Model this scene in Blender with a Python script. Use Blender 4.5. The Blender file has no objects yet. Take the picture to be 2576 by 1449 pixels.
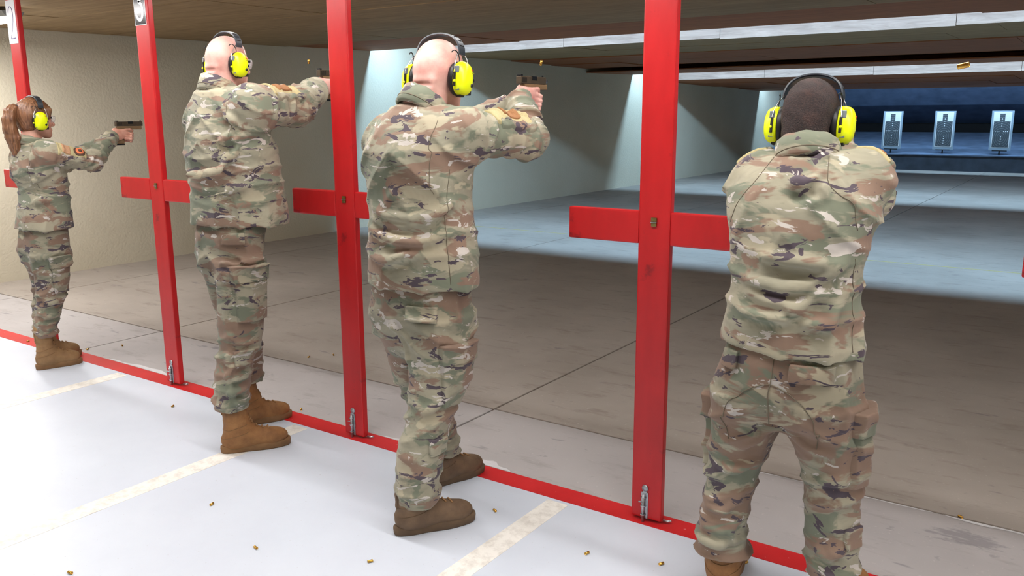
import bpy, bmesh, math, random
import numpy as np
from mathutils import Vector, Matrix

random.seed(7)
C = bpy.context.scene.collection
SC = bpy.context.scene
# ------------------------------------------------------------------ camera
cam_d = bpy.data.cameras.new('camera')
cam_d.sensor_width = 36.0
cam_d.lens = 2133.6 / 2576 * 36.0
cam_d.clip_start = 0.05
cam = bpy.data.objects.new('camera', cam_d)
C.objects.link(cam)
RT = ((0.822893, 0.56818, -0.004234), (-0.110069, 0.166714, 0.979842), (-0.557433, 0.80584, -0.199727))
m4 = Matrix.Identity(4)
for i in range(3):
    m4[i][0] = RT[0][i]; m4[i][1] = RT[1][i]; m4[i][2] = -RT[2][i]
m4[0][3], m4[1][3], m4[2][3] = 1.340, -2.732, 1.5115
cam.matrix_world = m4
SC.camera = cam
# ------------------------------------------------------------------ world and exposure
wd = bpy.data.worlds.new('world'); SC.world = wd
wd.use_nodes = True
wd.node_tree.nodes['Background'].inputs[0].default_value = (0.5, 0.55, 0.62, 1)
wd.node_tree.nodes['Background'].inputs[1].default_value = 0.02
vs = SC.view_settings
vs.view_transform = 'Standard'; vs.look = 'None'; vs.gamma = 1.0; vs.use_curve_mapping = False
vs.exposure = 0.0
SC.cycles.use_denoising = True
SC.cycles.use_adaptive_sampling = True
SC.cycles.adaptive_threshold = 0.02
SC.cycles.use_light_tree = False
SC.cycles.max_bounces = 5
SC.cycles.diffuse_bounces = 3
SC.cycles.glossy_bounces = 2
SC.cycles.caustics_reflective = False
SC.cycles.caustics_refractive = False
# light levels (watts) of the three kinds of lamp in the hall
P_REAR, P_LINE, P_FRONT, P_LEFT, P_BAFFLE = 8.5, 8.5, 2.8, 36.0, 31.0   # watts per metre of tube
COL_HALL = (1.0, 0.972, 0.955)
COL_RANGE = (0.41, 0.70, 1.0)

# ------------------------------------------------------------------ materials
def srgb(r, g, b):
    f = lambda c: (c / 255 / 12.92) if c / 255 <= 0.04045 else ((c / 255 + 0.055) / 1.055) ** 2.4
    return (f(r), f(g), f(b), 1.0)

class NT:
    def __init__(s, name, rough=0.6, metallic=0.0, base=(0.5, 0.5, 0.5, 1)):
        s.m = bpy.data.materials.new(name); s.m.use_nodes = True
        s.t = s.m.node_tree; s.b = s.t.nodes['Principled BSDF']
        s.b.inputs['Roughness'].default_value = rough
        s.b.inputs['Metallic'].default_value = metallic
        s.b.inputs['Base Color'].default_value = base
    def n(s, kind, **kw):
        o = s.t.nodes.new(kind)
        for k, v in kw.items(): setattr(o, k, v)
        return o
    def link(s, a, b): s.t.links.new(a, b)
    def coord(s, kind='Object', scale=(1, 1, 1), loc=(0, 0, 0), rot=(0, 0, 0)):
        tc = s.n('ShaderNodeTexCoord'); mp = s.n('ShaderNodeMapping')
        s.link(tc.outputs[kind], mp.inputs[0])
        mp.inputs['Location'].default_value = loc; mp.inputs['Rotation'].default_value = rot; mp.inputs['Scale'].default_value = scale
        return mp.outputs[0]
    def noise(s, vec, scale=5, detail=3, rough=0.5, dist=0.0):
        o = s.n('ShaderNodeTexNoise'); s.link(vec, o.inputs['Vector'])
        o.inputs['Scale'].default_value = scale; o.inputs['Detail'].default_value = detail
        o.inputs['Roughness'].default_value = rough; o.inputs['Distortion'].default_value = dist
        return o.outputs['Fac']
    def ramp(s, fac, stops, interp='LINEAR'):
        o = s.n('ShaderNodeValToRGB'); o.color_ramp.interpolation = interp
        e = o.color_ramp.elements
        while len(e) < len(stops): e.new(0.5)
        for k, (p, c) in enumerate(stops):
            e[k].position = p; e[k].color = c if len(c) == 4 else (*c, 1)
        s.link(fac, o.inputs[0]); return o.outputs[0]
    def mix(s, fac, a, b, blend='MIX'):
        o = s.n('ShaderNodeMix', data_type='RGBA', blend_type=blend)
        for sock, v in ((o.inputs[0], fac), (o.inputs[6], a), (o.inputs[7], b)):
            if isinstance(v, (int, float)): sock.default_value = v
            elif isinstance(v, tuple): sock.default_value = v
            else: s.link(v, sock)
        return o.outputs[2]
    def math(s, op, a, b=0.0):
        o = s.n('ShaderNodeMath', operation=op)
        for sock, v in ((o.inputs[0], a), (o.inputs[1], b)):
            if isinstance(v, (int, float)): sock.default_value = v
            else: s.link(v, sock)
        return o.outputs[0]
    def sep(s, vec):
        o = s.n('ShaderNodeSeparateXYZ'); s.link(vec, o.inputs[0]); return o.outputs
    def bump(s, h, strength=0.3, dist=0.01):
        o = s.n('ShaderNodeBump'); o.inputs['Strength'].default_value = strength; o.inputs['Distance'].default_value = dist
        s.link(h, o.inputs['Height']); s.link(o.outputs[0], s.b.inputs['Normal'])
    def base(s, c): s.link(c, s.b.inputs['Base Color'])
    def rough(s, c): s.link(c, s.b.inputs['Roughness'])

BW = lambda v: (v, v, v, 1)
MAT = {}
def simple(name, rgb, rough=0.5, metallic=0.0, var=0.12, scale=30, bump=0.0):
    t = NT(name, rough, metallic)
    v = t.coord('Object')
    n = t.noise(v, scale, 3)
    c = srgb(*rgb)
    d = tuple(x * (1 - var) for x in c[:3]) + (1,); l = tuple(min(1, x * (1 + var)) for x in c[:3]) + (1,)
    t.base(t.ramp(n, [(0.3, d), (0.7, l)]))
    if bump: t.bump(n, bump, 0.004)
    MAT[name] = t.m
    return t

# painted light floor behind the firing line
t = NT('painted_floor', 0.45)
v = t.coord('Object')
n1 = t.noise(v, 1.6, 5, 0.6); n2 = t.noise(v, 90, 2); n3 = t.noise(v, 9, 4, 0.7)
c = t.ramp(n1, [(0.3, srgb(202, 209, 221)), (0.7, srgb(212, 219, 230))])
c = t.mix(t.ramp(n3, [(0.66, BW(0)), (0.8, BW(0.35))]), c, srgb(186, 184, 186))
c = t.mix(t.ramp(n2, [(0.70, BW(0)), (0.78, BW(0.5))]), c, srgb(170, 168, 170))
t.base(c); MAT['painted_floor'] = t.m

# red firing-line paint
t = NT('red_line_paint', 0.4)
v = t.coord('Object'); n1 = t.noise(v, 5, 4); n2 = t.noise(v, 60, 2)
c = t.ramp(n1, [(0.3, srgb(196, 28, 34)), (0.7, srgb(212, 40, 44))])
c = t.mix(t.ramp(n2, [(0.72, BW(0)), (0.76, BW(0.75))]), c, srgb(226, 190, 190))
t.base(c); MAT['red_line_paint'] = t.m

# worn off-white lane stripes
t = NT('stripe_paint', 0.55)
v = t.coord('Object'); n1 = t.noise(v, 22, 5, 0.7); n2 = t.noise(v, 3, 3)
c = t.ramp(n1, [(0.36, srgb(216, 212, 204)), (0.55, srgb(238, 235, 228))])
t.base(c); MAT['stripe_paint'] = t.m

# bare concrete downrange, a paler scuffed strip next to the line
def concrete(name, a, b, stain):
    t = NT(name, 0.62)
    v = t.coord('Object'); vs_ = t.coord('Object', scale=(1, 3.2, 1), rot=(0, 0, 0.25))
    n1 = t.noise(v, 0.9, 4, 0.62); n2 = t.noise(vs_, 3.0, 4, 0.7); n3 = t.noise(v, 60, 2); n4 = t.noise(v, 14, 3, 0.6)
    c = t.ramp(n1, [(0.3, a), (0.72, b)])
    c = t.mix(t.ramp(n2, [(0.55, BW(0)), (0.74, BW(0.55))]), c, stain)
    c = t.mix(t.ramp(n4, [(0.66, BW(0)), (0.74, BW(0.4))]), c, srgb(118, 114, 116))
    c = t.mix(t.ramp(n3, [(0.66, BW(0)), (0.75, BW(0.35))]), c, srgb(206, 200, 196))
    n6 = t.noise(t.coord('Object', scale=(0.35, 1, 1)), 7, 3, 0.7); c = t.mix(t.ramp(n6, [(0.66, BW(0)), (0.70, BW(0.45))]), c, srgb(100, 97, 104))
    # one oily stain on the slab at the right
    w = t.coord('Object', loc=(-1.07, -0.53, 0), scale=(1, 1, 1)); x, y, z = t.sep(w)
    u = t.math('ADD', t.math('MULTIPLY', x, 1.0), t.math('MULTIPLY', y, 0.9)); q = t.math('SUBTRACT', t.math('MULTIPLY', y, 1.0), t.math('MULTIPLY', x, 0.35))
    r = t.math('ADD', t.math('POWER', t.math('MULTIPLY', x, 5.2), 2.0), t.math('POWER', t.math('MULTIPLY', y, 9.0), 2.0))
    mk = t.math('SUBTRACT', t.math('MULTIPLY', t.noise(vs_, 11, 4, 0.7), 2.6), t.math('ADD', r, 0.85))
    c = t.mix(t.ramp(mk, [(0.0, BW(0)), (0.35, BW(0.5))]), c, srgb(112, 108, 114))
    t.base(c); MAT[name] = t.m
concrete('concrete', srgb(152, 143, 134), srgb(178, 169, 160), srgb(118, 103, 90))
concrete('concrete_pale', srgb(166, 161, 160), srgb(186, 181, 180), srgb(140, 132, 128))
simple('joint_dirt', (92, 80, 70), 0.95, var=0.4, scale=40)
simple('chalk_dust', (212, 210, 212), 0.95, var=0.06, scale=40)
simple('yellow_chalk', (178, 166, 120), 0.9, var=0.1, scale=40)

# cream stucco wall
t = NT('stucco', 0.85)
v = t.coord('Object')
n1 = t.noise(v, 42, 2, 0.5, 0.0); n2 = t.noise(v, 0.7, 3)
c = t.ramp(n2, [(0.3, srgb(206, 197, 174)), (0.7, srgb(216, 208, 187))])
t.base(c); t.bump(n1, 0.30, 0.015); MAT['stucco'] = t.m

# plywood baffles
def plywood(name, dark, light, stain):
    t = NT(name, 0.75)
    v = t.coord('Object', scale=(0.55, 5.5, 5.5)); w = t.coord('Object')
    n1 = t.noise(v, 2.6, 6, 0.62, 1.2); n2 = t.noise(v, 9, 4, 0.7, 0.5); n3 = t.noise(w, 0.8, 4)
    c = t.ramp(n1, [(0.32, dark), (0.68, light)])
    c = t.mix(t.ramp(n2, [(0.60, BW(0)), (0.72, BW(0.65))]), c, stain)
    c = t.mix(t.ramp(n3, [(0.45, BW(0)), (0.75, BW(0.45))]), c, dark)
    t.base(c); MAT[name] = t.m
plywood('plywood', srgb(134, 110, 76), srgb(168, 142, 104), srgb(84, 64, 42))
plywood('plywood_brown', srgb(136, 80, 44), srgb(168, 104, 60), srgb(84, 48, 28))
t = NT('plywood_pale', 0.8)
v = t.coord('Object', scale=(0.6, 6, 6)); n1 = t.noise(v, 3, 6, 0.65, 1.0); n2 = t.noise(v, 14, 3, 0.6)
c = t.ramp(n1, [(0.3, srgb(134, 114, 102)), (0.7, srgb(174, 152, 138))])
c = t.mix(t.ramp(n2, [(0.64, BW(0)), (0.76, BW(0.5))]), c, srgb(120, 106, 88))
t.base(c); MAT['plywood_pale'] = t.m

# red painted timber
t = NT('red_timber', 0.36)
v = t.coord('Object', scale=(1, 1, 0.35)); w = t.coord('Object')
n1 = t.noise(v, 14, 4); n2 = t.noise(w, 9, 4, 0.65); n3 = t.noise(v, 60, 3)
c = t.ramp(n1, [(0.3, srgb(184, 20, 26)), (0.7, srgb(200, 28, 33))])
c = t.mix(t.ramp(n2, [(0.62, BW(0)), (0.74, BW(0.75))]), c, srgb(70, 14, 24))
t.base(c); MAT['red_timber'] = t.m

simple('galvanised', (178, 184, 190), 0.35, 0.9, var=0.3, scale=60)
simple('bolt_brass', (150, 132, 84), 0.35, 0.9, var=0.25, scale=80)
simple('brass', (214, 168, 84), 0.22, 1.0, var=0.15, scale=120)
simple('brass_dark', (60, 46, 30), 0.5, 0.6)
simple('steel_dark', (60, 70, 84), 0.6, 0.2, var=0.25, scale=4)
simple('steel_blue', (112, 130, 156), 0.6, 0.1, var=0.22, scale=3)
simple('steel_blue_deep', (70, 82, 104), 0.65, 0.1, var=0.22, scale=3)
simple('void_black', (16, 16, 18), 0.9)
simple('target_board', (150, 168, 182), 0.7, var=0.06, scale=8)
simple('target_paper', (236, 240, 242), 0.7, var=0.02)
simple('sign_white', (240, 241, 246), 0.25, var=0.01)
simple('sign_black', (36, 32, 40), 0.15, var=0.1)
simple('sign_glare_outline', (92, 84, 128), 0.4, var=0.05)
simple('lamp_housing', (120, 122, 124), 0.4, 0.3)
t = NT('lamp_tube', 0.5); t.b.inputs['Emission Color'].default_value = (1, 0.98, 0.96, 1); t.b.inputs['Emission Strength'].default_value = 14.0; MAT['lamp_tube'] = t.m; t.m.cycles.emission_sampling = 'NONE'
t = NT('lamp_tube_blue', 0.5); t.b.inputs['Emission Color'].default_value = (0.75, 0.88, 1, 1); t.b.inputs['Emission Strength'].default_value = 10.0; MAT['lamp_tube_blue'] = t.m; t.m.cycles.emission_sampling = 'NONE'
# the printed silhouette of a target: dark grey with pale rings round the centre (local x, z)
t = NT('target_print', 0.7)
v = t.coord('Object'); x, y, z = t.sep(v)
zz = t.math('SUBTRACT', z, 0.42)
r = t.math('SQRT', t.math('ADD', t.math('POWER', x, 2.0), t.math('POWER', t.math('MULTIPLY', zz, 0.72), 2.0)))
ring = t.math('FRACT', t.math('MULTIPLY', r, 26.0))
line = t.ramp(ring, [(0.0, BW(1)), (0.14, BW(0)), (0.86, BW(0)), (1.0, BW(1))])
c = t.mix(t.math('MULTIPLY', line, 0.55), srgb(70, 78, 84), srgb(150, 160, 166))
t.base(c); MAT['target_print'] = t.m

# camouflage cloth: per wearer a jacket material and a shade-darkened trousers copy, the pattern shifted
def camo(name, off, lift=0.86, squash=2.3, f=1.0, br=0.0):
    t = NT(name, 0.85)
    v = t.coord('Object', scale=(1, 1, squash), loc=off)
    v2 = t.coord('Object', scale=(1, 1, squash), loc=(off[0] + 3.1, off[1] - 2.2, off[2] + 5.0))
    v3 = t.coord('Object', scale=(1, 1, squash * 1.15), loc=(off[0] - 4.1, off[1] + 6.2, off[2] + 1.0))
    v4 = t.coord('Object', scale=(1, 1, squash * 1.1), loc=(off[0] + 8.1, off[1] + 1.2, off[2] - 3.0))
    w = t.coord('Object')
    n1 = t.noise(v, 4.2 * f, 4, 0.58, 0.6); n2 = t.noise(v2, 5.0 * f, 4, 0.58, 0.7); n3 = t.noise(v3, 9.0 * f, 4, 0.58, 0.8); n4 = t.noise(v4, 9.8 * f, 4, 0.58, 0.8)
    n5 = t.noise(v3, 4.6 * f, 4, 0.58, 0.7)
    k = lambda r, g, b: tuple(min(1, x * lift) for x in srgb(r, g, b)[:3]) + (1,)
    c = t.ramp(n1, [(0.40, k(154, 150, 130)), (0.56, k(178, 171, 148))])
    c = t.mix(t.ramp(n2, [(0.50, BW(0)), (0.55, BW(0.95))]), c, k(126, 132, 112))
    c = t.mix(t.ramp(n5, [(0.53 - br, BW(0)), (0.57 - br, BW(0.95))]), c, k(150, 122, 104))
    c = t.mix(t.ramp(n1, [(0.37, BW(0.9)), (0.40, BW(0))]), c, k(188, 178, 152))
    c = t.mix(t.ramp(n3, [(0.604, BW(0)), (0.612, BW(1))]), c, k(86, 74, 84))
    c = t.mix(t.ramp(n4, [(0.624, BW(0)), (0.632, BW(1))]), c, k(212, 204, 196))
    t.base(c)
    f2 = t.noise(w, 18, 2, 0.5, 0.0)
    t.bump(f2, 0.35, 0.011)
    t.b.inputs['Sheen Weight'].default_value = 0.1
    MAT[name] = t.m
for q_, o_ in (('a', (2.2, 9.4, 1.0)), ('b', (7.1, 3.3, 4.2)), ('c', (1.3, 14.1, 6.6)), ('d', (21.0, 2.9, 9.7))): camo('camo_trousers_' + q_, o_, lift=0.70, br=0.045)  # trousers: browner pattern, with the weaker light on the legs painted in darker
camo('camo_a', (0, 0, 0)); camo('camo_b', (5.3, 2.1, 7.7)); camo('camo_c', (11.9, 4.7, 2.3)); camo('camo_d', (17.3, 8.1, 13.9), squash=2.7, f=0.86)

def skin(name, light, red, spots=None):
    t = NT(name, 0.48)
    v = t.coord('Object'); n1 = t.noise(v, 14, 4, 0.6); n2 = t.noise(v, 160, 2)
    c = t.ramp(n1, [(0.32, red), (0.62, light)])
    t.base(c)
    MAT[name] = t.m
skin('skin_fair', srgb(226, 178, 166), srgb(208, 146, 136))
skin('skin_warm', srgb(222, 172, 152), srgb(202, 142, 122))
skin('skin_deep', srgb(196, 146, 122), srgb(170, 120, 98))
skin('scalp_deep', srgb(120, 86, 72), srgb(96, 66, 56))
t = NT('hair_brown', 0.42)
v = t.coord('Object', scale=(1, 1, 0.12)); n1 = t.noise(v, 120, 3); n2 = t.noise(t.coord('Object'), 12, 3)
c = t.ramp(n1, [(0.3, srgb(86, 56, 38)), (0.7, srgb(156, 112, 80))]); c = t.mix(t.ramp(n2, [(0.4, BW(0)), (0.7, BW(0.5))]), c, srgb(120, 70, 46))
t.base(c); t.bump(n1, 0.4, 0.004); MAT['hair_brown'] = t.m
t = NT('hair_dark', 0.7)
v = t.coord('Object'); n1 = t.noise(v, 260, 3, 0.7); n2 = t.noise(v, 22, 3)
c = t.ramp(n1, [(0.35, srgb(26, 20, 20)), (0.7, srgb(70, 50, 46))]); c = t.mix(t.ramp(n2, [(0.5, BW(0)), (0.75, BW(0.5))]), c, srgb(96, 66, 58))
t.base(c); t.bump(n1, 0.9, 0.006); MAT['hair_dark'] = t.m
def leather(name, a, b):
    t = NT(name, 0.72)
    v = t.coord('Object'); n1 = t.noise(v, 16, 4, 0.6); n2 = t.noise(v, 240, 2)
    t.base(t.ramp(n1, [(0.3, a), (0.7, b)])); t.bump(n2, 0.25, 0.003); MAT[name] = t.m
leather('boot_tan', srgb(122, 82, 46), srgb(158, 112, 66))
leather('boot_brown', srgb(88, 68, 50), srgb(116, 92, 68))
leather('boot_coyote', srgb(126, 94, 60), srgb(156, 122, 82))
simple('sole_tan', (130, 96, 62), 0.8, var=0.15)
simple('sole_brown', (96, 76, 56), 0.8, var=0.15)
simple('lace_tan', (150, 112, 74), 0.8)
t = simple('muff_yellow', (236, 250, 8), 0.35, var=0.02, scale=10)
t.b.inputs['Emission Color'].default_value = srgb(236, 250, 8); t.b.inputs['Emission Strength'].default_value = 0.0
simple('muff_black', (20, 20, 22), 0.45)
simple('muff_grey', (120, 128, 132), 0.35, 0.2)
simple('logo_red', (200, 40, 30), 0.5, var=0.02)
simple('print_grey', (150, 150, 30), 0.5, var=0.02)
simple('band_dark', (44, 50, 58), 0.35, var=0.15)
simple('wire_steel', (210, 212, 216), 0.25, 1.0)
simple('gun_slide', (84, 72, 58), 0.42, 0.35, var=0.15)
simple('gun_frame', (128, 102, 72), 0.6, var=0.1)
simple('gun_dark', (30, 30, 34), 0.35, 0.5)
simple('gun_steel', (150, 150, 158), 0.3, 0.9)
simple('velcro_tan', (186, 174, 132), 0.95, var=0.08, scale=200)
simple('patch_tan', (190, 146, 112), 0.9, var=0.12, scale=120)
simple('patch_brown', (158, 112, 74), 0.9, var=0.15, scale=160)
simple('patch_rim', (88, 62, 50), 0.9)
simple('patch_orange', (232, 128, 84), 0.9)
simple('thread', (112, 102, 86), 0.9)
simple('hem_dark', (46, 38, 34), 0.9)
simple('eye_white', (226, 220, 214), 0.2, var=0.02)
simple('eye_iris', (60, 46, 36), 0.2)
simple('lip', (176, 104, 98), 0.5)
t = NT('lens_clear', 0.05, base=(0.85, 0.86, 0.92, 1)); t.b.inputs['Alpha'].default_value = 0.22; MAT['lens_clear'] = t.m

# ------------------------------------------------------------------ object helpers
def tag(o, label=None, cat=None, group=None, kind=None):
    if label: o['label'] = label
    if cat: o['category'] = cat
    if group: o['group'] = group
    if kind: o['kind'] = kind
    return o
def empty(name, loc=(0, 0, 0), rot=(0, 0, 0)):
    o = bpy.data.objects.new(name, None); C.objects.link(o)
    o.location = loc; o.rotation_euler = rot; o.empty_display_size = 0.05
    return o
def link_mesh(name, me, mat, parent=None, loc=None, label=None):
    if mat: 
        if isinstance(mat, str): mat = MAT[mat]
        me.materials.append(mat)
    o = bpy.data.objects.new(name, me); C.objects.link(o)
    if parent: o.parent = parent
    if loc is not None: o.location = loc
    if label: o['label'] = label
    return o
def instance(name, me, parent=None, loc=(0, 0, 0), rot=(0, 0, 0)):
    o = bpy.data.objects.new(name, me); C.objects.link(o)
    if parent: o.parent = parent
    o.location = loc; o.rotation_euler = rot
    return o

class MB:
    """collects simple shapes; build() links them as one mesh"""
    def __init__(s): s.v = []; s.f = []; s.sm = []
    def add(s, V, F, smooth=False):
        k = len(s.v); s.v += [tuple(p) for p in V]; s.f += [tuple(i + k for i in f) for f in F]; s.sm += [smooth] * len(F)
        return s
    def box(s, lo, hi, ch=0.0):
        x0, y0, z0 = lo; x1, y1, z1 = hi
        if not ch:
            V = [(x, y, z) for z in (z0, z1) for y in (y0, y1) for x in (x0, x1)]
            return s.add(V, [(0, 2, 3, 1), (4, 5, 7, 6), (0, 1, 5, 4), (2, 6, 7, 3), (0, 4, 6, 2), (1, 3, 7, 5)])
        bm = bmesh.new(); bmesh.ops.create_cube(bm, size=1)
        for q in bm.verts: q.co = Vector(((x0 + x1) / 2 + q.co.x * (x1 - x0), (y0 + y1) / 2 + q.co.y * (y1 - y0), (z0 + z1) / 2 + q.co.z * (z1 - z0)))
        bmesh.ops.bevel(bm, geom=bm.edges[:], offset=ch, segments=2, affect='EDGES', profile=0.6)
        bm.verts.index_update()
        s.add([q.co[:] for q in bm.verts], [[q.index for q in f.verts] for f in bm.faces]); bm.free(); return s
    def rings(s, R, cap=True, closed=True, smooth=True):
        n = len(R[0]); V = [p for r in R for p in r]; F = []
        for i in range(len(R) - 1):
            for j in range(n if closed else n - 1):
                a, b = i * n + j, i * n + (j + 1) % n
                F.append((a, b, b + n, a + n))
        s.add(V, F, smooth)
        if cap:
            k = len(s.v) - len(V)
            s.f.append(tuple(k + j for j in range(n))[::-1]); s.sm.append(False)
            s.f.append(tuple(k + (len(R) - 1) * n + j for j in range(n))); s.sm.append(False)
        return s
    def tube(s, pts, r, n=8, cap=True):
        P = [Vector(p) for p in pts]; R = []; up = None
        rr = r if isinstance(r, (list, tuple)) else [r] * len(P)
        for i, p in enumerate(P):
            d = (P[min(i + 1, len(P) - 1)] - P[max(i - 1, 0)]).normalized()
            if up is None:
                up = d.orthogonal().normalized()
            up = (up - d * up.dot(d)); up = up.normalized() if up.length > 1e-6 else d.orthogonal().normalized()
            w = d.cross(up)
            R.append([p + (up * math.cos(2 * math.pi * j / n) + w * math.sin(2 * math.pi * j / n)) * rr[i] for j in range(n)])
        return s.rings(R, cap)
    def lathe(s, prof, c=(0, 0, 0), ax='z', n=16, sx=1.0, sy=1.0):
        R = []
        for r, h in prof:
            ring = []
            for j in range(n):
                a = 2 * math.pi * j / n; x, y = r * math.cos(a) * sx, r * math.sin(a) * sy
                p = {'z': (x, y, h), 'y': (x, h, -y), 'x': (h, x, y)}[ax]
                ring.append((c[0] + p[0], c[1] + p[1], c[2] + p[2]))
            R.append(ring)
        return s.rings(R)
    def prism(s, poly, y0, y1):
        """polygon in x,z swept along y"""
        n = len(poly)
        V = [(x, y0, z) for x, z in poly] + [(x, y1, z) for x, z in poly]
        F = [tuple(range(n)), tuple(range(2 * n - 1, n - 1, -1))] + [(j, j + n, (j + 1) % n + n, (j + 1) % n) for j in range(n)]
        return s.add(V, F)
    def mesh(s, name, M=None):
        me = bpy.data.meshes.new(name)
        V = s.v if M is None else [tuple(M @ Vector(p)) for p in s.v]
        me.from_pydata(V, [], s.f); me.polygons.foreach_set('use_smooth', s.sm); me.update()
        bm = bmesh.new(); bm.from_mesh(me); bmesh.ops.recalc_face_normals(bm, faces=bm.faces); bm.to_mesh(me); bm.free()
        return me
    def build(s, name, mat, parent=None, M=None, loc=None, label=None):
        return link_mesh(name, s.mesh(name, M), mat, parent, loc, label)

def area_light(name, parent, loc, rot, sx, sy, watts, col, spread=180):
    d = bpy.data.lights.new(name, 'AREA'); d.shape = 'RECTANGLE'; d.size = sx; d.size_y = sy; d.energy = watts; d.color = col
    d.spread = math.radians(spread)
    o = bpy.data.objects.new(name, d); C.objects.link(o); o.parent = parent; o.location = loc; o.rotation_euler = rot
    return o
# ================================================================== the hall
XW, XR, YB, YE = -6.993, 5.2, -6.5, 28.6
# floor: painted part behind the line is the root, slabs and paint marks are its pieces
floor = MB().box((XW - 0.2, YB, -0.12), (XR + 0.2, -0.030, 0.0)).build('floor', 'painted_floor')
tag(floor, 'pale painted concrete floor behind the red firing line', 'floor', kind='structure')
xj = [XW - 0.2, -6.2, -4.1, -1.15, 1.80, XR + 0.2]
yj = [0.080, 0.70, 28.6]
for i in range(len(xj) - 1):
    for j in range(2):
        g = 0.006
        MB().box((xj[i] + g, yj[j] + (g if j else 0), -0.12), (xj[i + 1] - g, yj[j + 1] - g, 0.0), 0.004).build('concrete_slab', 'concrete' if j else 'concrete_pale', floor)
MB().box((XW - 0.2, 0.05, -0.13), (XR + 0.2, 28.6, -0.008)).build('joint_filler', 'joint_dirt', floor)
MB().box((XW - 0.2, -0.030, -0.12), (XR + 0.2, 0.080, 0.0015)).build('red_firing_line', 'red_line_paint', floor, label='red painted firing line along the posts')
for xs, w in ((-4.93, 0.09), (-3.41, 0.10), (-1.845, 0.10), (-0.345, 0.095), (1.17, 0.10)):
    MB().box((xs, YB, -0.001), (xs + w, -0.030 - 0.02, 0.0012)).build('lane_stripe', 'stripe_paint', floor, label='worn white stripe down the middle of a lane')
# chalky dust lying along the joint and the foot of the line (irregular strips)
def dust(name, mat, x0, x1, y, wmax, seed, z=0.0012, n=40):
    r = random.Random(seed); A = []; B = []
    for i in range(n + 1):
        u = i / n; x = x0 + (x1 - x0) * u; w = wmax * math.sin(math.pi * u) ** 0.6 * (0.62 + 0.22 * math.sin(7 * u + seed) + 0.12 * math.sin(19 * u + 2 * seed) + 0.06 * r.random())
        A.append((x, y, z)); B.append((x, y + w, z))
    V = A + B; F = [(i, i + 1, i + n + 2, i + n + 1) for i in range(n)]
    MB().add(V, F).build(name, mat, floor)
dust('chalk_streak', 'chalk_dust', 0.55, 0.95, 0.69, -0.02, 1); dust('chalk_streak', 'chalk_dust', 0.98, 1.6, 0.69, -0.04, 2)
dust('chalk_streak', 'chalk_dust', -3.75, -3.05, 0.085, 0.05, 3); dust('chalk_streak', 'chalk_dust', -1.38, -0.95, 0.085, 0.05, 4)
dust('chalk_streak', 'chalk_dust', -0.88, -0.62, 0.085, 0.06, 5); dust('chalk_streak', 'chalk_dust', 0.1, 0.55, 0.69, -0.010, 6)
MB().box((XW, 6.62, -0.001), (XR, 6.66, 0.0012)).build('yellow_distance_line', 'yellow_chalk', floor)

# left wall: one stuccoed face, bays parted by fine joints downrange
wall = MB().box((XW - 0.2, YB, 0), (XW, 28.6, 3.4)).build('wall_left', 'stucco'); tag(wall, 'cream stuccoed side wall of the range', 'wall', kind='structure')
tag(MB().box((XR, YB, 0), (XR + 0.2, 28.6, 3.4)).build('wall_right', 'stucco'), 'cream side wall beyond the right lanes', 'wall', kind='structure')
tag(MB().box((XW, YB - 0.2, 0), (XR, YB, 3.4)).build('wall_back', 'stucco'), 'cream wall behind the shooters', 'wall', kind='structure')
tag(MB().box((XW, 28.4, 0), (XR, 28.6, 3.4)).build('wall_far', 'void_black'), 'dark far wall behind the bullet trap', 'wall', kind='structure')

# ceiling: concrete deck, plywood canopy over the line, two baffles downrange
deck = MB().box((XW - 0.2, YB, 3.2), (XR + 0.2, 28.6, 3.4)).build('ceiling', 'plywood_brown'); tag(deck, 'dark deck above the plywood baffles', 'ceiling', kind='structure')
rc_ = MB().box((XW, YB, 2.78), (XR, -2.30, 2.82)).build('ceiling_rear', 'stucco'); tag(rc_, 'pale ceiling over the area behind the shooters', 'ceiling', kind='structure')
can = MB().box((XW, -2.30, 2.42), (XR, 5.95, 2.47)).build('ceiling_canopy', 'plywood_brown'); tag(can, 'plywood canopy over the firing line', 'ceiling', kind='structure')
MB().box((XW, -2.33, 2.26), (XR, -2.30, 2.82)).build('canopy_fascia', 'plywood_pale', can)
MB().box((XW, 5.94, 2.385), (XR, 5.97, 3.2)).build('canopy_back_board', 'plywood_brown', can)
rnd = random.Random(3)
def panel_rows(parent, y0, y1, nrow, z0, z1, mat, lx=2.44, shift=0.6, x0=XW, x1=XR, th=0.018, name='plywood_panel', jit=0.006):
    dy = (y1 - y0) / nrow
    for j in range(nrow):
        ya, yb = y0 + j * dy, y0 + (j + 1) * dy
        za = z0 + (z1 - z0) * j / nrow; zb = z0 + (z1 - z0) * (j + 1) / nrow
        x = x0 - (shift * j) % lx
        while x < x1:
            a, b = max(x, x0) + 0.002, min(x + lx, x1) - 0.002
            if b - a > 0.05:
                o = rnd.uniform(-jit, jit)
                V = [(a, ya + 0.002, za + o), (b, ya + 0.002, za + o), (b, yb - 0.002, zb + o), (a, yb - 0.002, zb + o)]
                V += [(p[0], p[1], p[2] + th) for p in V]
                MB().add(V, [(0, 3, 2, 1), (4, 5, 6, 7), (0, 1, 5, 4), (1, 2, 6, 5), (2, 3, 7, 6), (3, 0, 4, 7)]).build(name, mat, parent)
            x += lx
panel_rows(can, -2.30, 4.49, 6, 2.262, 2.335, 'plywood')
panel_rows(can, 4.49, 5.97, 1, 2.345, 2.372, 'plywood_brown')
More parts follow.
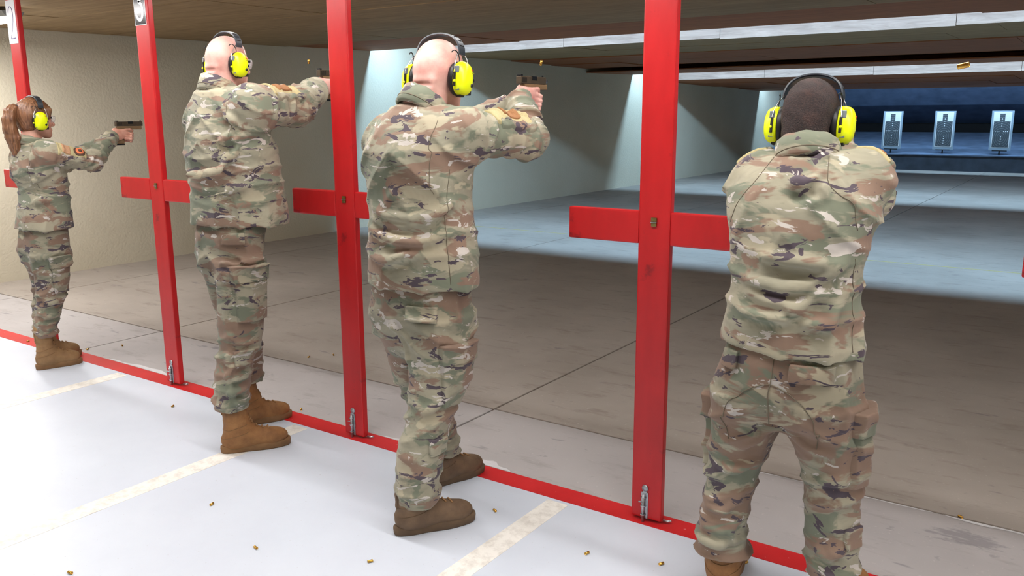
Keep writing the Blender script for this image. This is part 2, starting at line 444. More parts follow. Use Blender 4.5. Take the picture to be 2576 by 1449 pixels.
# baffle over 7-13.8 m
b2 = MB().box((XW, 7.02, 2.50), (XR, 13.78, 2.54)).build('ceiling_baffle', 'plywood_brown'); tag(b2, 'first plywood baffle hung across the range beyond the canopy', 'ceiling', kind='structure')
panel_rows(b2, 7.0, 9.3, 2, 2.375, 2.405, 'plywood', jit=0.004); panel_rows(b2, 9.3, 11.85, 2, 2.385, 2.385, 'plywood_brown', jit=0.012, shift=1.1); panel_rows(b2, 11.85, 13.8, 1, 2.30, 2.335, 'plywood_brown')
def front_boards(parent, y, z0, z1, mat):
    x = XW
    i = 0
    while x < XR:
        L = (2.44, 2.1, 2.44, 1.9)[i % 4]; i += 1
        a, b = x + 0.003, min(x + L, XR) - 0.003
        MB().box((a, y - 0.02, z0 + rnd.uniform(-0.006, 0.006)), (b, y, z1)).build('front_board', mat, parent)
        x += L
front_boards(b2, 7.0, 2.365, 3.18, 'plywood_pale')
MB().box((XW, 13.77, 2.34), (XR, 13.80, 3.2)).build('baffle_back_board', 'plywood_brown', b2)
# baffle over 14.9-22.5 m
b3 = MB().box((XW, 14.92, 2.42), (XR, 21.83, 2.46)).build('ceiling_baffle', 'plywood_brown'); tag(b3, 'second plywood baffle hung across the range near the targets', 'ceiling', kind='structure')
panel_rows(b3, 14.9, 21.85, 4, 2.245, 2.16, 'plywood_brown', jit=0.01)
front_boards(b3, 14.9, 2.235, 3.18, 'plywood_pale')
MB().box((XW, 21.82, 2.17), (XR, 21.85, 3.2)).build('baffle_back_board', 'plywood_brown', b3)

# ------------------------------------------------------------------ lamps
def strip_lamp(name, x0, x1, y, z, label, group, watts, col, tube='lamp_tube', aim=0.0, wide=0.16, spread=180):
    """batten with one tube; aim tilts the light downrange (radians from straight down)"""
    e = empty(name, ((x0 + x1) / 2, y, z)); h = (x1 - x0) / 2
    tag(e, label, 'ceiling light', group)
    MB().prism([(-wide / 2, 0.05), (wide / 2, 0.05), (wide * 0.36, 0.012), (-wide * 0.36, 0.012)], -1, 1).build('housing', 'lamp_housing', e, Matrix.Rotation(math.pi / 2, 4, 'Z') @ Matrix.Diagonal((1, h - 0.03, 1, 1)))
    MB().tube([(-h, 0, 0.0), (-h + 0.03, 0, 0.0), (h - 0.03, 0, 0.0), (h, 0, 0.0)], [0.024, 0.030, 0.030, 0.024], 10).build('tube', tube, e)
    area_light('tube_light', e, (0, 0, -0.034), (aim, 0, 0), 2 * h, 0.08, watts, col, spread)
    return e
strip_lamp('strip_lamp', -6.62, -5.25, 0.50, 2.215, 'lit strip lamp under the canopy at the left, behind post 2', 'lamps under the canopy', P_LEFT * 1.37, COL_HALL)
strip_lamp('strip_lamp', -3.20, 3.90, 0.30, 2.205, 'long strip lamp under the canopy just past the red posts', 'lamps under the canopy', P_FRONT * 7.1, COL_HALL)
strip_lamp('strip_lamp', -6.40, 3.90, -0.66, 2.215, 'long strip lamp under the canopy over the heads of the shooters', 'lamps under the canopy', P_LINE * 10.3, COL_HALL)
strip_lamp('strip_lamp', -6.40, 4.40, -2.80, 2.70, 'long strip lamp on the rear ceiling behind the shooters', 'lamps on the rear ceiling', P_REAR * 10.8, COL_HALL)
for yy, zz, wh, k in ((6.06, 2.72, 'plywood canopy edge', 1.0), (13.90, 2.62, 'first baffle', 1.0), (21.95, 2.60, 'second baffle', 0.7)):
    strip_lamp('baffle_lamp', -6.75, 5.0, yy, zz, 'cool strip lamp hidden behind the ' + wh, 'lamps behind the baffles', P_BAFFLE * 11.45 * k, COL_RANGE, 'lamp_tube_blue', 0.35, 0.12)

# ------------------------------------------------------------------ red lane posts
PW, PD, ZT, ZB = 0.1216, 0.0325, 1.1765, 1.0587
def lane_post(x, label, sign=None, bar=(0.289, 0.289)):
    e = empty('lane_post', (x, 0, 0)); tag(e, label, 'post', 'red posts along the firing line')
    MB().box((0, 0, 0.012), (PW, PD, 2.262), 0.006).build('upright', 'red_timber', e)
    MB().box((-bar[0], 0.0006, ZB), (0.0004, PD - 0.0006, ZT), 0.006).build('crossbar', 'red_timber', e)
    MB().box((PW - 0.0004, 0.0006, ZB), (PW + bar[1], PD - 0.0006, ZT), 0.006).build('crossbar', 'red_timber', e)
    b = MB().box((0.050, -0.006, 1.1415), (0.072, 0.001, 1.1555), 0.0015).build('latch_plate', 'bolt_brass', e)
    MB().box((0.049, -0.010, 1.1375), (0.073, -0.001, 1.1405), 0.001).build('latch_lip', 'galvanised', b)
    MB().box((0.051, -0.006, 1.1245), (0.071, 0.001, 1.1365), 0.0015).build('latch_keeper', 'bolt_brass', b)
    # drop bolt at the foot
    k = MB()
    k.box((0.042, -0.004, 0.014), (0.070, 0.001, 0.118), 0.0012)
    k.lathe([(0.0001, -0.0042), (0.013, -0.0042), (0.013, 0.001), (0.0001, 0.001)], (0.057, 0, 0.134), 'y', 18)
    k.box((0.0495, -0.0038, 0.112), (0.0645, 0.001, 0.126))
    bo = k.build('bolt_plate', 'galvanised', e)
    MB().tube([(0.053, -0.009, 0.0), (0.053, -0.009, 0.112)], 0.0055, 10).build('drop_rod', 'galvanised', bo)
    for zz in (0.030, 0.064, 0.098):
        MB().tube([(0.044, -0.004, zz), (0.047, -0.014, zz), (0.053, -0.0165, zz), (0.059, -0.014, zz), (0.062, -0.004, zz)], 0.0025, 6).build('rod_guide', 'galvanised', bo)
    MB().tube([(0.053, -0.010, 0.082), (0.040, -0.022, 0.084)], 0.003, 6).build('rod_handle', 'galvanised', bo)
    # steel clip behind the foot
    MB().tube([(PW + 0.001, PD * 0.7, 0.012), (PW + 0.018, PD * 0.8, 0.010), (PW + 0.032, PD * 0.9, 0.014)], 0.005, 6).build('foot_clip', 'galvanised', e)
    if sign: sign(e)
    return e
def text_mesh(txt, size, depth, name, extra=0.0):
    cu = bpy.data.curves.new(name, 'FONT'); cu.body = txt; cu.size = size; cu.extrude = depth; cu.align_x = 'CENTER'; cu.align_y = 'CENTER'; cu.offset = extra
    ob = bpy.data.objects.new(name, cu); C.objects.link(ob)
    dg = bpy.context.evaluated_depsgraph_get(); me = bpy.data.meshes.new_from_object(ob.evaluated_get(dg)); me.name = name
    bpy.data.objects.remove(ob); bpy.data.curves.remove(cu)
    return me
def stroke(pts, w, d):
    """flat brush stroke in x,z with given width, thickness d towards -y"""
    P = [Vector((p[0], 0, p[1])) for p in pts]; R = []
    for i, p in enumerate(P):
        t_ = (P[min(i + 1, len(P) - 1)] - P[max(i - 1, 0)]).normalized(); nn = Vector((-t_.z, 0, t_.x)) * (w[i] / 2 if isinstance(w, (list, tuple)) else w / 2)
        R.append([p + nn, p - nn, p - nn + Vector((0, -d, 0)), p + nn + Vector((0, -d, 0))])
    return MB().rings(R, True, True, False)
def arc(cx, cz, rx, rz, a0, a1, n=18):
    return [(cx + rx * math.cos(math.radians(a0 + (a1 - a0) * i / n)), cz + rz * math.sin(math.radians(a0 + (a1 - a0) * i / n))) for i in range(n + 1)]
def sign_two(e):  # black sign with white digit; its glare is painted as white card, dark outline
    s = MB().box((0.001, -0.003, 1.958), (0.108, 0.0, 2.215)).build('number_sign', 'sign_white', e, label='black lane sign painted white with glare, figure 2 a thin dark outline')
    pts = arc(0.052, 2.135, 0.026, 0.042, 175, 10, 14) + [(0.080, 2.118), (0.074, 2.085), (0.060, 2.045), (0.040, 2.006), (0.028, 1.992)] + [(0.030, 1.988), (0.055, 1.988), (0.084, 1.990)]
    w = [0.002 + 0.005 * abs(math.sin(i * 0.33 + 0.4)) for i in range(len(pts))]
    o = stroke(pts, w, 0.0012).build('digit', 'sign_glare_outline', s); o.location = (0, -0.0028, 0)
def sign_three(e):
    s = MB().box((0.003, -0.0028, 1.985), (0.104, 0.0, 2.205)).build('number_sign', 'sign_white', e, label='black lane sign with a white figure 3')
    MB().box((0.0065, -0.0036, 1.9885), (0.1005, -0.0026, 2.2015)).build('sign_face', 'sign_black', s)
    pts = arc(0.052, 2.058, 0.030, 0.046, 205, 400, 22)
    pts += [(0.062, 2.098), (0.046, 2.105)]
    up = arc(0.052, 2.148, 0.027, 0.040, -70, 160, 18)
    o = stroke(pts, 0.0165, 0.0012).build('digit', 'sign_white', s); o.location = (0, -0.0034, 0)
    o = stroke([(0.046, 2.105), (0.058, 2.109)] + up, 0.0165, 0.0012).build('digit', 'sign_white', s); o.location = (0, -0.0034, 0)
lane_post(-4.339, 'red lane post with number 2 sign in painted-on white glare, behind the woman', sign_two, (0.289, 0.10))
lane_post(-2.979, 'red lane post with black number 3 sign and crossbar', sign_three)
lane_post(-1.532, 'red lane post between the two bald shooters')
lane_post(0.0, 'red lane post between bald shooter and dark-haired shooter, nearest in full view')
lane_post(1.475, 'red lane post at the right picture edge, only its crossbar end showing')

# ------------------------------------------------------------------ bullet trap and targets
tr = empty('bullet_trap', (-0.9, 22.57, 0)); tag(tr, 'dark steel bullet trap across the far end of the range', 'bullet trap')
X0, X1 = XW + 0.012 + 0.9, XR - 0.012 + 0.9
def slab(name, mat, pts, th=0.03):
    """steel plate from (y,z) to (y,z), full width"""
    (ya, za), (yb, zb) = pts
    d = Vector((0, yb - ya, zb - za)).normalized(); nn = Vector((0, -d.z, d.y)) * th
    V = []
    for x in (X0, X1):
        for p in ((ya, za), (yb, zb)):
            q = Vector((x, p[0] - 22.57, p[1])); V += [q, q - nn]
    MB().add([tuple(q) for q in V], [(0, 2, 6, 4), (1, 5, 7, 3), (0, 4, 5, 1), (2, 3, 7, 6), (0, 1, 3, 2), (4, 6, 7, 5)]).build(name, mat, tr)
MB().box((X0, 0, 0), (X1, 0.06, 0.405)).build('front_wall', 'steel_dark', tr)
slab('ramp_plate', 'steel_blue', ((22.55, 0.43), (26.4, 0.943)))
slab('upper_plate', 'steel_blue', ((25.5, 1.75), (24.2, 2.45)))
slab('throat_plate', 'steel_blue_deep', ((26.7, 1.217), (25.5, 1.75)))
MB().box((X0, 4.2, 0.9), (X1, 4.25, 1.4)).build('trap_back', 'void_black', tr)
def target(x, y, label, lean=0.0):
    zb = 0.4325 + (y - 22.55) * 0.1332
    e = empty('shooting_target', (x, y, zb), (0, 0, 0.0)); e.scale = (1.06,) * 3; tag(e, label, 'target', 'silhouette targets on the ramp')
    MB().tube([(0, 0, 0.0), (0, 0, 0.10)], 0.017, 8).build('stem', 'void_black', e)
    MB().box((-0.16, -0.02, 0.085), (0.16, 0.03, 0.108)).build('foot_bar', 'void_black', e)
    b = MB().box((-0.235, -0.012, 0.105), (0.235, 0.012, 1.055)).build('backer_board', 'target_board', e)
    p = MB().box((-0.192, -0.0150, 0.165), (0.192, -0.0125, 1.030)).build('paper', 'target_paper', e)
    pr_ = MB().prism([(-0.175, 0.18), (0.175, 0.18), (0.175, 0.80), (0.055, 0.80), (0.055, 0.985), (-0.055, 0.985), (-0.055, 0.80), (-0.175, 0.80)], -0.0172, -0.0152)
    o = pr_.build('silhouette', 'target_print', p)
    k = MB()
    for q in ((0, .86), (0, .80), (0, .745), (0, .69), (0, .43), (0, .375), (0, .32), (0, .26), (.05, .56), (.09, .56), (.13, .56), (-.05, .56), (-.09, .56), (-.13, .56)):
        k.box((q[0] - 0.008, -0.0184, q[1] - 0.012), (q[0] + 0.008, -0.0171, q[1] + 0.012))
    tag(k.build('ring_numbers', 'target_paper', p), kind='stuff')
target(-3.53, 22.70, 'silhouette target on the far ramp, leftmost of the three')
target(-2.24, 22.70, 'silhouette target on the far ramp, middle of the three')
target(-0.91, 22.70, 'silhouette target on the far ramp, rightmost of the three')
# ================================================================== people
F4 = np.float32
class Field:
    """signed distance on a dense grid, filled shape by shape inside each shape's box"""
    def __init__(s, lo, hi, h):
        s.lo = np.array(lo, float); s.h = h
        s.n = np.ceil((np.array(hi, float) - s.lo) / h).astype(int) + 1
        s.D = np.full(tuple(s.n), 9.0, F4)
        s.ax = [(s.lo[i] + h * np.arange(s.n[i])).astype(F4) for i in range(3)]
    def sl(s, lo, hi):
        a = np.clip(np.floor((np.array(lo) - s.lo) / s.h).astype(int), 0, s.n - 1)
        b = np.clip(np.ceil((np.array(hi) - s.lo) / s.h).astype(int) + 1, a + 1, s.n)
        return tuple(slice(a[i], b[i]) for i in range(3))
    def grid(s, sl): return (s.ax[0][sl[0]][:, None, None], s.ax[1][sl[1]][None, :, None], s.ax[2][sl[2]][None, None, :])
    def add(s, prim, k=0.02):
        f, lo, hi = prim; m = k + 3 * s.h
        sl = s.sl(np.array(lo) - m, np.array(hi) + m); d = f(*s.grid(sl)).astype(F4); c = s.D[sl]
        hh = np.clip(0.5 + 0.5 * (c - d) / k, 0, 1); r = c * (1 - hh) + d * hh - k * hh * (1 - hh)
        s.D[sl] = np.where(c > 5, d, r); return s
    def sub(s, prim, k=0.008):
        f, lo, hi = prim; m = k + 3 * s.h
        sl = s.sl(np.array(lo) - m, np.array(hi) + m); d = -f(*s.grid(sl)).astype(F4); c = s.D[sl]
        hh = np.clip(0.5 - 0.5 * (c - d) / k, 0, 1)
        s.D[sl] = c * (1 - hh) + d * hh + k * hh * (1 - hh); return s
    def push(s, fn, band=0.05):
        """move the surface outwards by fn(x,y,z)"""
        i = np.nonzero(np.abs(s.D) < band)
        p = [s.ax[k][i[k]].astype(float) for k in range(3)]
        s.D[i] -= fn(*p).astype(F4); return s
    def copy(s, sl=None):
        o = Field.__new__(Field); o.h = s.h
        if sl is None: sl = tuple(slice(0, n) for n in s.n)
        o.D = s.D[sl].copy(); o.n = np.array(o.D.shape); o.ax = [s.ax[i][sl[i]] for i in range(3)]
        o.lo = np.array([a[0] for a in o.ax], float); return o
    def sample(s, P):
        q = np.clip((np.asarray(P, float) - s.lo) / s.h, 0, s.n - 1.001); i = q.astype(int); f = q - i; r = 0
        for dx in (0, 1):
            for dy in (0, 1):
                for dz in (0, 1):
                    w = (f[:, 0] if dx else 1 - f[:, 0]) * (f[:, 1] if dy else 1 - f[:, 1]) * (f[:, 2] if dz else 1 - f[:, 2])
                    r = r + w * s.D[i[:, 0] + dx, i[:, 1] + dy, i[:, 2] + dz]
        return r
    def snap(s, P, off=0.0, it=6):
        """drop points on to the surface"""
        P = np.array(P, float); e = s.h
        for _ in range(it):
            d = s.sample(P) - off
            g = np.stack([s.sample(P + np.eye(3)[k] * e) - s.sample(P - np.eye(3)[k] * e) for k in range(3)], 1); g /= np.linalg.norm(g, axis=1, keepdims=True) + 1e-9
            P = P - g * np.clip(d, -0.05, 0.05)[:, None]
        return P
    def patch(s, box, t, inner=0.010):
        """a layer of thickness t lying on this surface inside an oriented box"""
        f, lo, hi = box; m = 3 * s.h; o = Field(np.array(lo) - m, np.array(hi) + m, s.h * 0.55)
        G = np.stack(np.meshgrid(*o.ax, indexing='ij'), -1).reshape(-1, 3)
        D = s.sample(G).reshape(tuple(o.n)); b = f(*o.grid(tuple(slice(0, n) for n in o.n)))
        o.D = np.maximum(np.maximum(D - t, b), -(D + inner)).astype(F4); return o
    def mesh(s, name, base, smooth=1):
        D = s.D; I = D < 0
        I[0] = I[-1] = False; I[:, 0] = I[:, -1] = False; I[:, :, 0] = I[:, :, -1] = False
        D = np.where(I, D, np.maximum(D, 1e-5))
        cnt = np.zeros(tuple(s.n - 1), np.int8)
        for dx in (0, 1):
            for dy in (0, 1):
                for dz in (0, 1):
                    cnt += I[dx:s.n[0] - 1 + dx, dy:s.n[1] - 1 + dy, dz:s.n[2] - 1 + dz]
        act = (cnt > 0) & (cnt < 8); idx = np.argwhere(act); num = np.full(cnt.shape, -1, np.int64); num[act] = np.arange(len(idx))
        cor = {}
        for c in range(8):
            o = np.array([(c >> 2) & 1, (c >> 1) & 1, c & 1]); j = idx + o; cor[c] = (D[j[:, 0], j[:, 1], j[:, 2]], o)
        acc = np.zeros((len(idx), 3)); w = np.zeros(len(idx))
        for a in range(8):
            for bit in (1, 2, 4):
                b = a | bit
                if b == a: continue
                da, oa = cor[a]; db, ob = cor[b]; m = (da < 0) != (db < 0)
                t_ = np.where(m, da / np.where(m, da - db, 1), 0)
                acc += np.where(m[:, None], oa + t_[:, None] * (ob - oa), 0); w += m
        V = s.lo + s.h * (idx + acc / w[:, None]); Q = []
        for ax in range(3):
            u, v_ = (ax + 1) % 3, (ax + 2) % 3
            A = I[tuple(slice(0, -1) if k == ax else slice(None) for k in range(3))]; B = I[tuple(slice(1, None) if k == ax else slice(None) for k in range(3))]
            e = np.argwhere(A != B); e = e[(e[:, u] > 0) & (e[:, v_] > 0) & (e[:, u] < s.n[u] - 1) & (e[:, v_] < s.n[v_] - 1)]
            if not len(e): continue
            ins = A[e[:, 0], e[:, 1], e[:, 2]]; du = np.eye(3, dtype=int)[u]; dv = np.eye(3, dtype=int)[v_]
            q = [num[tuple(p.T)] for p in (e - du - dv, e - dv, e, e - du)]
            q = np.stack(q, 1); q[~ins] = q[~ins][:, ::-1]; Q.append(q)
        Q = np.concatenate(Q); Q = Q[(Q >= 0).all(1)]
        for _ in range(smooth):
            E = np.concatenate([Q[:, [0, 1]], Q[:, [1, 2]], Q[:, [2, 3]], Q[:, [3, 0]]])
            n_ = np.bincount(E[:, 0], minlength=len(V)) + np.bincount(E[:, 1], minlength=len(V)); A = np.zeros_like(V)
            for k in range(3): A[:, k] = np.bincount(E[:, 0], V[E[:, 1], k], len(V)) + np.bincount(E[:, 1], V[E[:, 0], k], len(V))
            V = V * 0.45 + 0.55 * A / np.maximum(n_, 1)[:, None]
        V = V - np.array(base)
        me = bpy.data.meshes.new(name); nq = len(Q)
        me.vertices.add(len(V)); me.vertices.foreach_set('co', V.astype(F4).ravel())
        me.loops.add(nq * 4); me.loops.foreach_set('vertex_index', Q.astype(np.int32).ravel())
        me.polygons.add(nq); me.polygons.foreach_set('loop_start', np.arange(0, nq * 4, 4, dtype=np.int32))
        me.update(calc_edges=True); me.polygons.foreach_set('use_smooth', np.ones(nq, bool)); me.update()
        return me

# ---- shapes
def pc(a, b, ra, rb):
    a = np.array(a, float); b = np.array(b, float); ab = b - a; L = float(ab @ ab) + 1e-12; r = max(ra, rb)
    def f(X, Y, Z):
        px, py, pz = X - F4(a[0]), Y - F4(a[1]), Z - F4(a[2])
        t = np.clip((px * ab[0] + py * ab[1] + pz * ab[2]) / L, 0, 1)
        return np.sqrt((px - t * ab[0]) ** 2 + (py - t * ab[1]) ** 2 + (pz - t * ab[2]) ** 2) - (ra + (rb - ra) * t)
    return f, np.minimum(a, b) - r, np.maximum(a, b) + r
def el(c, r, R=None):
    """ellipsoid, columns of R are its axes"""
    c = np.array(c, float); r = np.array(r, float); R = np.eye(3) if R is None else np.array(R)
    m = np.sqrt(((R * r) ** 2).sum(1))
    def f(X, Y, Z):
        px, py, pz = X - F4(c[0]), Y - F4(c[1]), Z - F4(c[2])
        q = [px * R[0, k] + py * R[1, k] + pz * R[2, k] for k in range(3)]
        k0 = np.sqrt(sum((q[k] / r[k]) ** 2 for k in range(3))); k1 = np.sqrt(sum((q[k] / r[k] ** 2) ** 2 for k in range(3))) + 1e-9
        return k0 * (k0 - 1) / k1
    return f, c - m, c + m
def bx(c, hs, R=None, r=0.004):
    c = np.array(c, float); hs = np.array(hs, float); R = np.eye(3) if R is None else np.array(R); m = np.abs(R) @ hs
    def f(X, Y, Z):
        px, py, pz = X - F4(c[0]), Y - F4(c[1]), Z - F4(c[2])
        q = [np.abs(px * R[0, k] + py * R[1, k] + pz * R[2, k]) - (hs[k] - r) for k in range(3)]
        o = np.sqrt(sum(np.maximum(v, 0) ** 2 for v in q)); i = np.minimum(np.maximum(np.maximum(q[0], q[1]), q[2]), 0)
        return o + i - r
    return f, c - m, c + m
def loft(keys, n=2.3, yaw=0.0):
    """stack of superellipse rings (z, cx, cy, a, b), z rising"""
    K = np.array(sorted(keys), float); z = K[:, 0]; c_, s_ = math.cos(yaw), math.sin(yaw)
    def f(X, Y, Z):
        zz = Z.ravel().astype(float); g = [np.interp(zz, z, K[:, i]).astype(F4)[None, None, :] for i in (1, 2, 3, 4)]
        dx, dy = X - g[0], Y - g[1]; u = np.abs(dx * c_ + dy * s_) / g[2]; v = np.abs(-dx * s_ + dy * c_) / g[3]
        d = ((u ** n + v ** n) ** (1 / n) - 1) * np.minimum(g[2], g[3]) * 1.05
        return np.maximum(np.maximum(d, Z - F4(z[-1])), F4(z[0]) - Z)
    m = K[:, 3:5].max()
    return f, (K[:, 1].min() - m, K[:, 2].min() - m, z[0]), (K[:, 1].max() + m, K[:, 2].max() + m, z[-1])
def wob(seed, fr=8.0, n=5):
    r = np.random.RandomState(seed); k = r.normal(size=(n, 3)); k = k / np.linalg.norm(k, axis=1, keepdims=True) * fr * r.uniform(0.6, 1.5, (n, 1)); ph = r.uniform(0, 6.28, n)
    return lambda x, y, z: sum(np.sin(k[i, 0] * x + k[i, 1] * y + k[i, 2] * z + ph[i]) for i in range(n)) / n
ridge = lambda u: (1 - np.abs(np.sin(np.pi * u))) ** 1.9
gss = lambda v, c, w: np.exp(-((v - c) / w) ** 2)
def seg_t(x, y, z, a, b):
    a = np.array(a); b = np.array(b); ab = b - a; t_ = ((x - a[0]) * ab[0] + (y - a[1]) * ab[1] + (z - a[2]) * ab[2]) / (ab @ ab)
    tc = np.clip(t_, 0, 1); d = np.sqrt((x - a[0] - tc * ab[0]) ** 2 + (y - a[1] - tc * ab[1]) ** 2 + (z - a[2] - tc * ab[2]) ** 2)
    return t_, d
def frame(yaw=0.0, pitch=0.0, roll=0.0):
    """columns: forward (downrange at yaw 0), right, up"""
    R = Matrix.Rotation(-yaw, 3, 'Z') @ Matrix.Rotation(pitch, 3, 'X') @ Matrix.Rotation(roll, 3, 'Y')
    return np.array([R @ Vector((0, 1, 0)), R @ Vector((1, 0, 0)), R @ Vector((0, 0, 1))]).T
def mat4(R, o, base, sc=1.0):
    """local (forward, right, up) -> coordinates of the person's empty"""
    M = Matrix.Identity(4)
    for i in range(3):
        for j in range(3): M[i][j] = R[i, j] * sc
        M[i][3] = o[i] - base[i]
    return M

# ---- head
def add_head(fd, c, R, s, neck, nr, fem=False, nape=0.0):
    L = lambda f, r, u: np.array(c) + s * (R @ np.array([f, r, u]))
    e = lambda p, r, k: fd.add(el(L(*p), np.array(r) * s, R), k * s)
    q = lambda a, b, ra, rb, k: fd.add(pc(L(*a), L(*b), ra * s, rb * s), k * s)
    fd.add(pc(L(-0.030, 0, -0.045), neck, nr * 0.93, nr), 0.03)
    e((-0.010, 0, 0.030), (0.100, 0.0775, 0.092), 0.02)
    e((-0.045, 0, 0.000), (0.062, 0.064, 0.066), 0.03)
    e((0.036, 0, -0.030), (0.056, 0.058, 0.078), 0.03)
    for r in (-1, 1):
        q((0.000, 0.052 * r, -0.062), (0.066, 0.016 * r, -0.100), 0.020, 0.017, 0.03)
        e((0.058, 0.042 * r, -0.026), (0.024, 0.020, 0.022), 0.02)
        q((0.082, 0.014 * r, 0.016), (0.070, 0.048 * r, 0.014), 0.010, 0.009, 0.014)
        e((-0.004, 0.078 * r, -0.008), (0.019, 0.010, 0.032), 0.008)
    e((0.074, 0, -0.100), (0.020, 0.024, 0.018), 0.018)
    for r in (-1, 1): fd.sub(el(L(0.098, 0.031 * r, -0.002), np.array((0.016, 0.017, 0.012)) * s, R), 0.012 * s)
    q((0.090, 0, 0.002), (0.114, 0, -0.036), 0.0075, 0.0105, 0.012)
    for r in (-1, 1): e((0.100, 0.011 * r, -0.041), (0.012, 0.008, 0.008), 0.008)
    q((0.086, -0.018, -0.066), (0.086, 0.018, -0.066), 0.0085, 0.0085, 0.008); q((0.084, -0.015, -0.078), (0.084, 0.015, -0.078), 0.0085, 0.0085, 0.008)
    fd.sub(pc(L(0.098, -0.020, -0.0715), L(0.098, 0.020, -0.0715), 0.0025 * s, 0.0025 * s), 0.005)
    if nape:
        q((-0.094, -0.030, -0.030), (-0.094, 0.030, -0.030), 0.011, 0.011, 0.022); q((-0.092, -0.028, -0.058), (-0.092, 0.028, -0.058), 0.011, 0.011, 0.020)
        fd.sub(pc(L(-0.112, -0.030, -0.045), L(-0.112, 0.030, -0.045), 0.006 * s, 0.006 * s), 0.012)
    return L

# ---- two hands closed on a pistol; local axes of the pistol (forward, right, up)
def add_hands(fd, o, R, s):
    L = lambda p: np.array(o) + R @ np.array(p)
    q = lambda pts, rs, k: [fd.add(pc(L(pts[i]), L(pts[i + 1]), rs[i] * s, rs[i + 1] * s), k) for i in range(len(pts) - 1)]
    e = lambda p, r, k: fd.add(el(L(p), np.array(r) * s, R), k)
    # right hand
    e((-0.048, 0.020, -0.064), (0.046, 0.019, 0.040), 0.012); e((-0.020, 0.026, -0.055), (0.026, 0.013, 0.030), 0.010)
    e((-0.062, 0.004, -0.040), (0.022, 0.018, 0.022), 0.010)
    q([(-0.006, 0.028, -0.034), (0.030, 0.024, -0.032), (0.056, 0.012, -0.040)], [0.0105, 0.0095, 0.0080], 0.005)
    for i, u in enumerate((-0.055, -0.074, -0.092)):
        r0 = (0.0108, 0.0104, 0.0092)[i]
        q([(-0.008, 0.029, u + 0.002), (0.016, 0.030, u), (0.032, 0.014, u - 0.001), (0.030, -0.006, u - 0.002), (0.016, -0.018, u - 0.002)], [r0 * 1.05, r0, r0 * 0.95, r0 * 0.9, r0 * 0.8], 0.004)
    q([(-0.060, -0.004, -0.036), (-0.030, -0.020, -0.026), (0.010, -0.023, -0.022), (0.034, -0.021, -0.020)], [0.014, 0.0115, 0.0100, 0.0085], 0.006)
    # left hand
    e((-0.030, -0.034, -0.074), (0.046, 0.018, 0.040), 0.010); e((-0.006, -0.036, -0.066), (0.026, 0.014, 0.030), 0.008)
    for i, u in enumerate((-0.052, -0.070, -0.087, -0.103)):
        r0 = (0.0104, 0.0106, 0.0100, 0.0088)[i]; f0 = (0.002, 0.0, -0.003, -0.008)[i]
        q([(0.006 + f0, -0.038, u), (0.036 + f0, -0.028, u - 0.002), (0.050 + f0, -0.004, u - 0.004), (0.044 + f0, 0.022, u - 0.006), (0.026 + f0, 0.042, u - 0.008)], [r0 * 1.05, r0, r0, r0 * 0.95, r0 * 0.85], 0.004)
    q([(-0.034, -0.036, -0.048), (0.000, -0.034, -0.036), (0.040, -0.028, -0.032), (0.060, -0.024, -0.030)], [0.014, 0.0115, 0.010, 0.0085], 0.006)
    return L((-0.090, 0.018, -0.072)), L((-0.078, -0.042, -0.092))

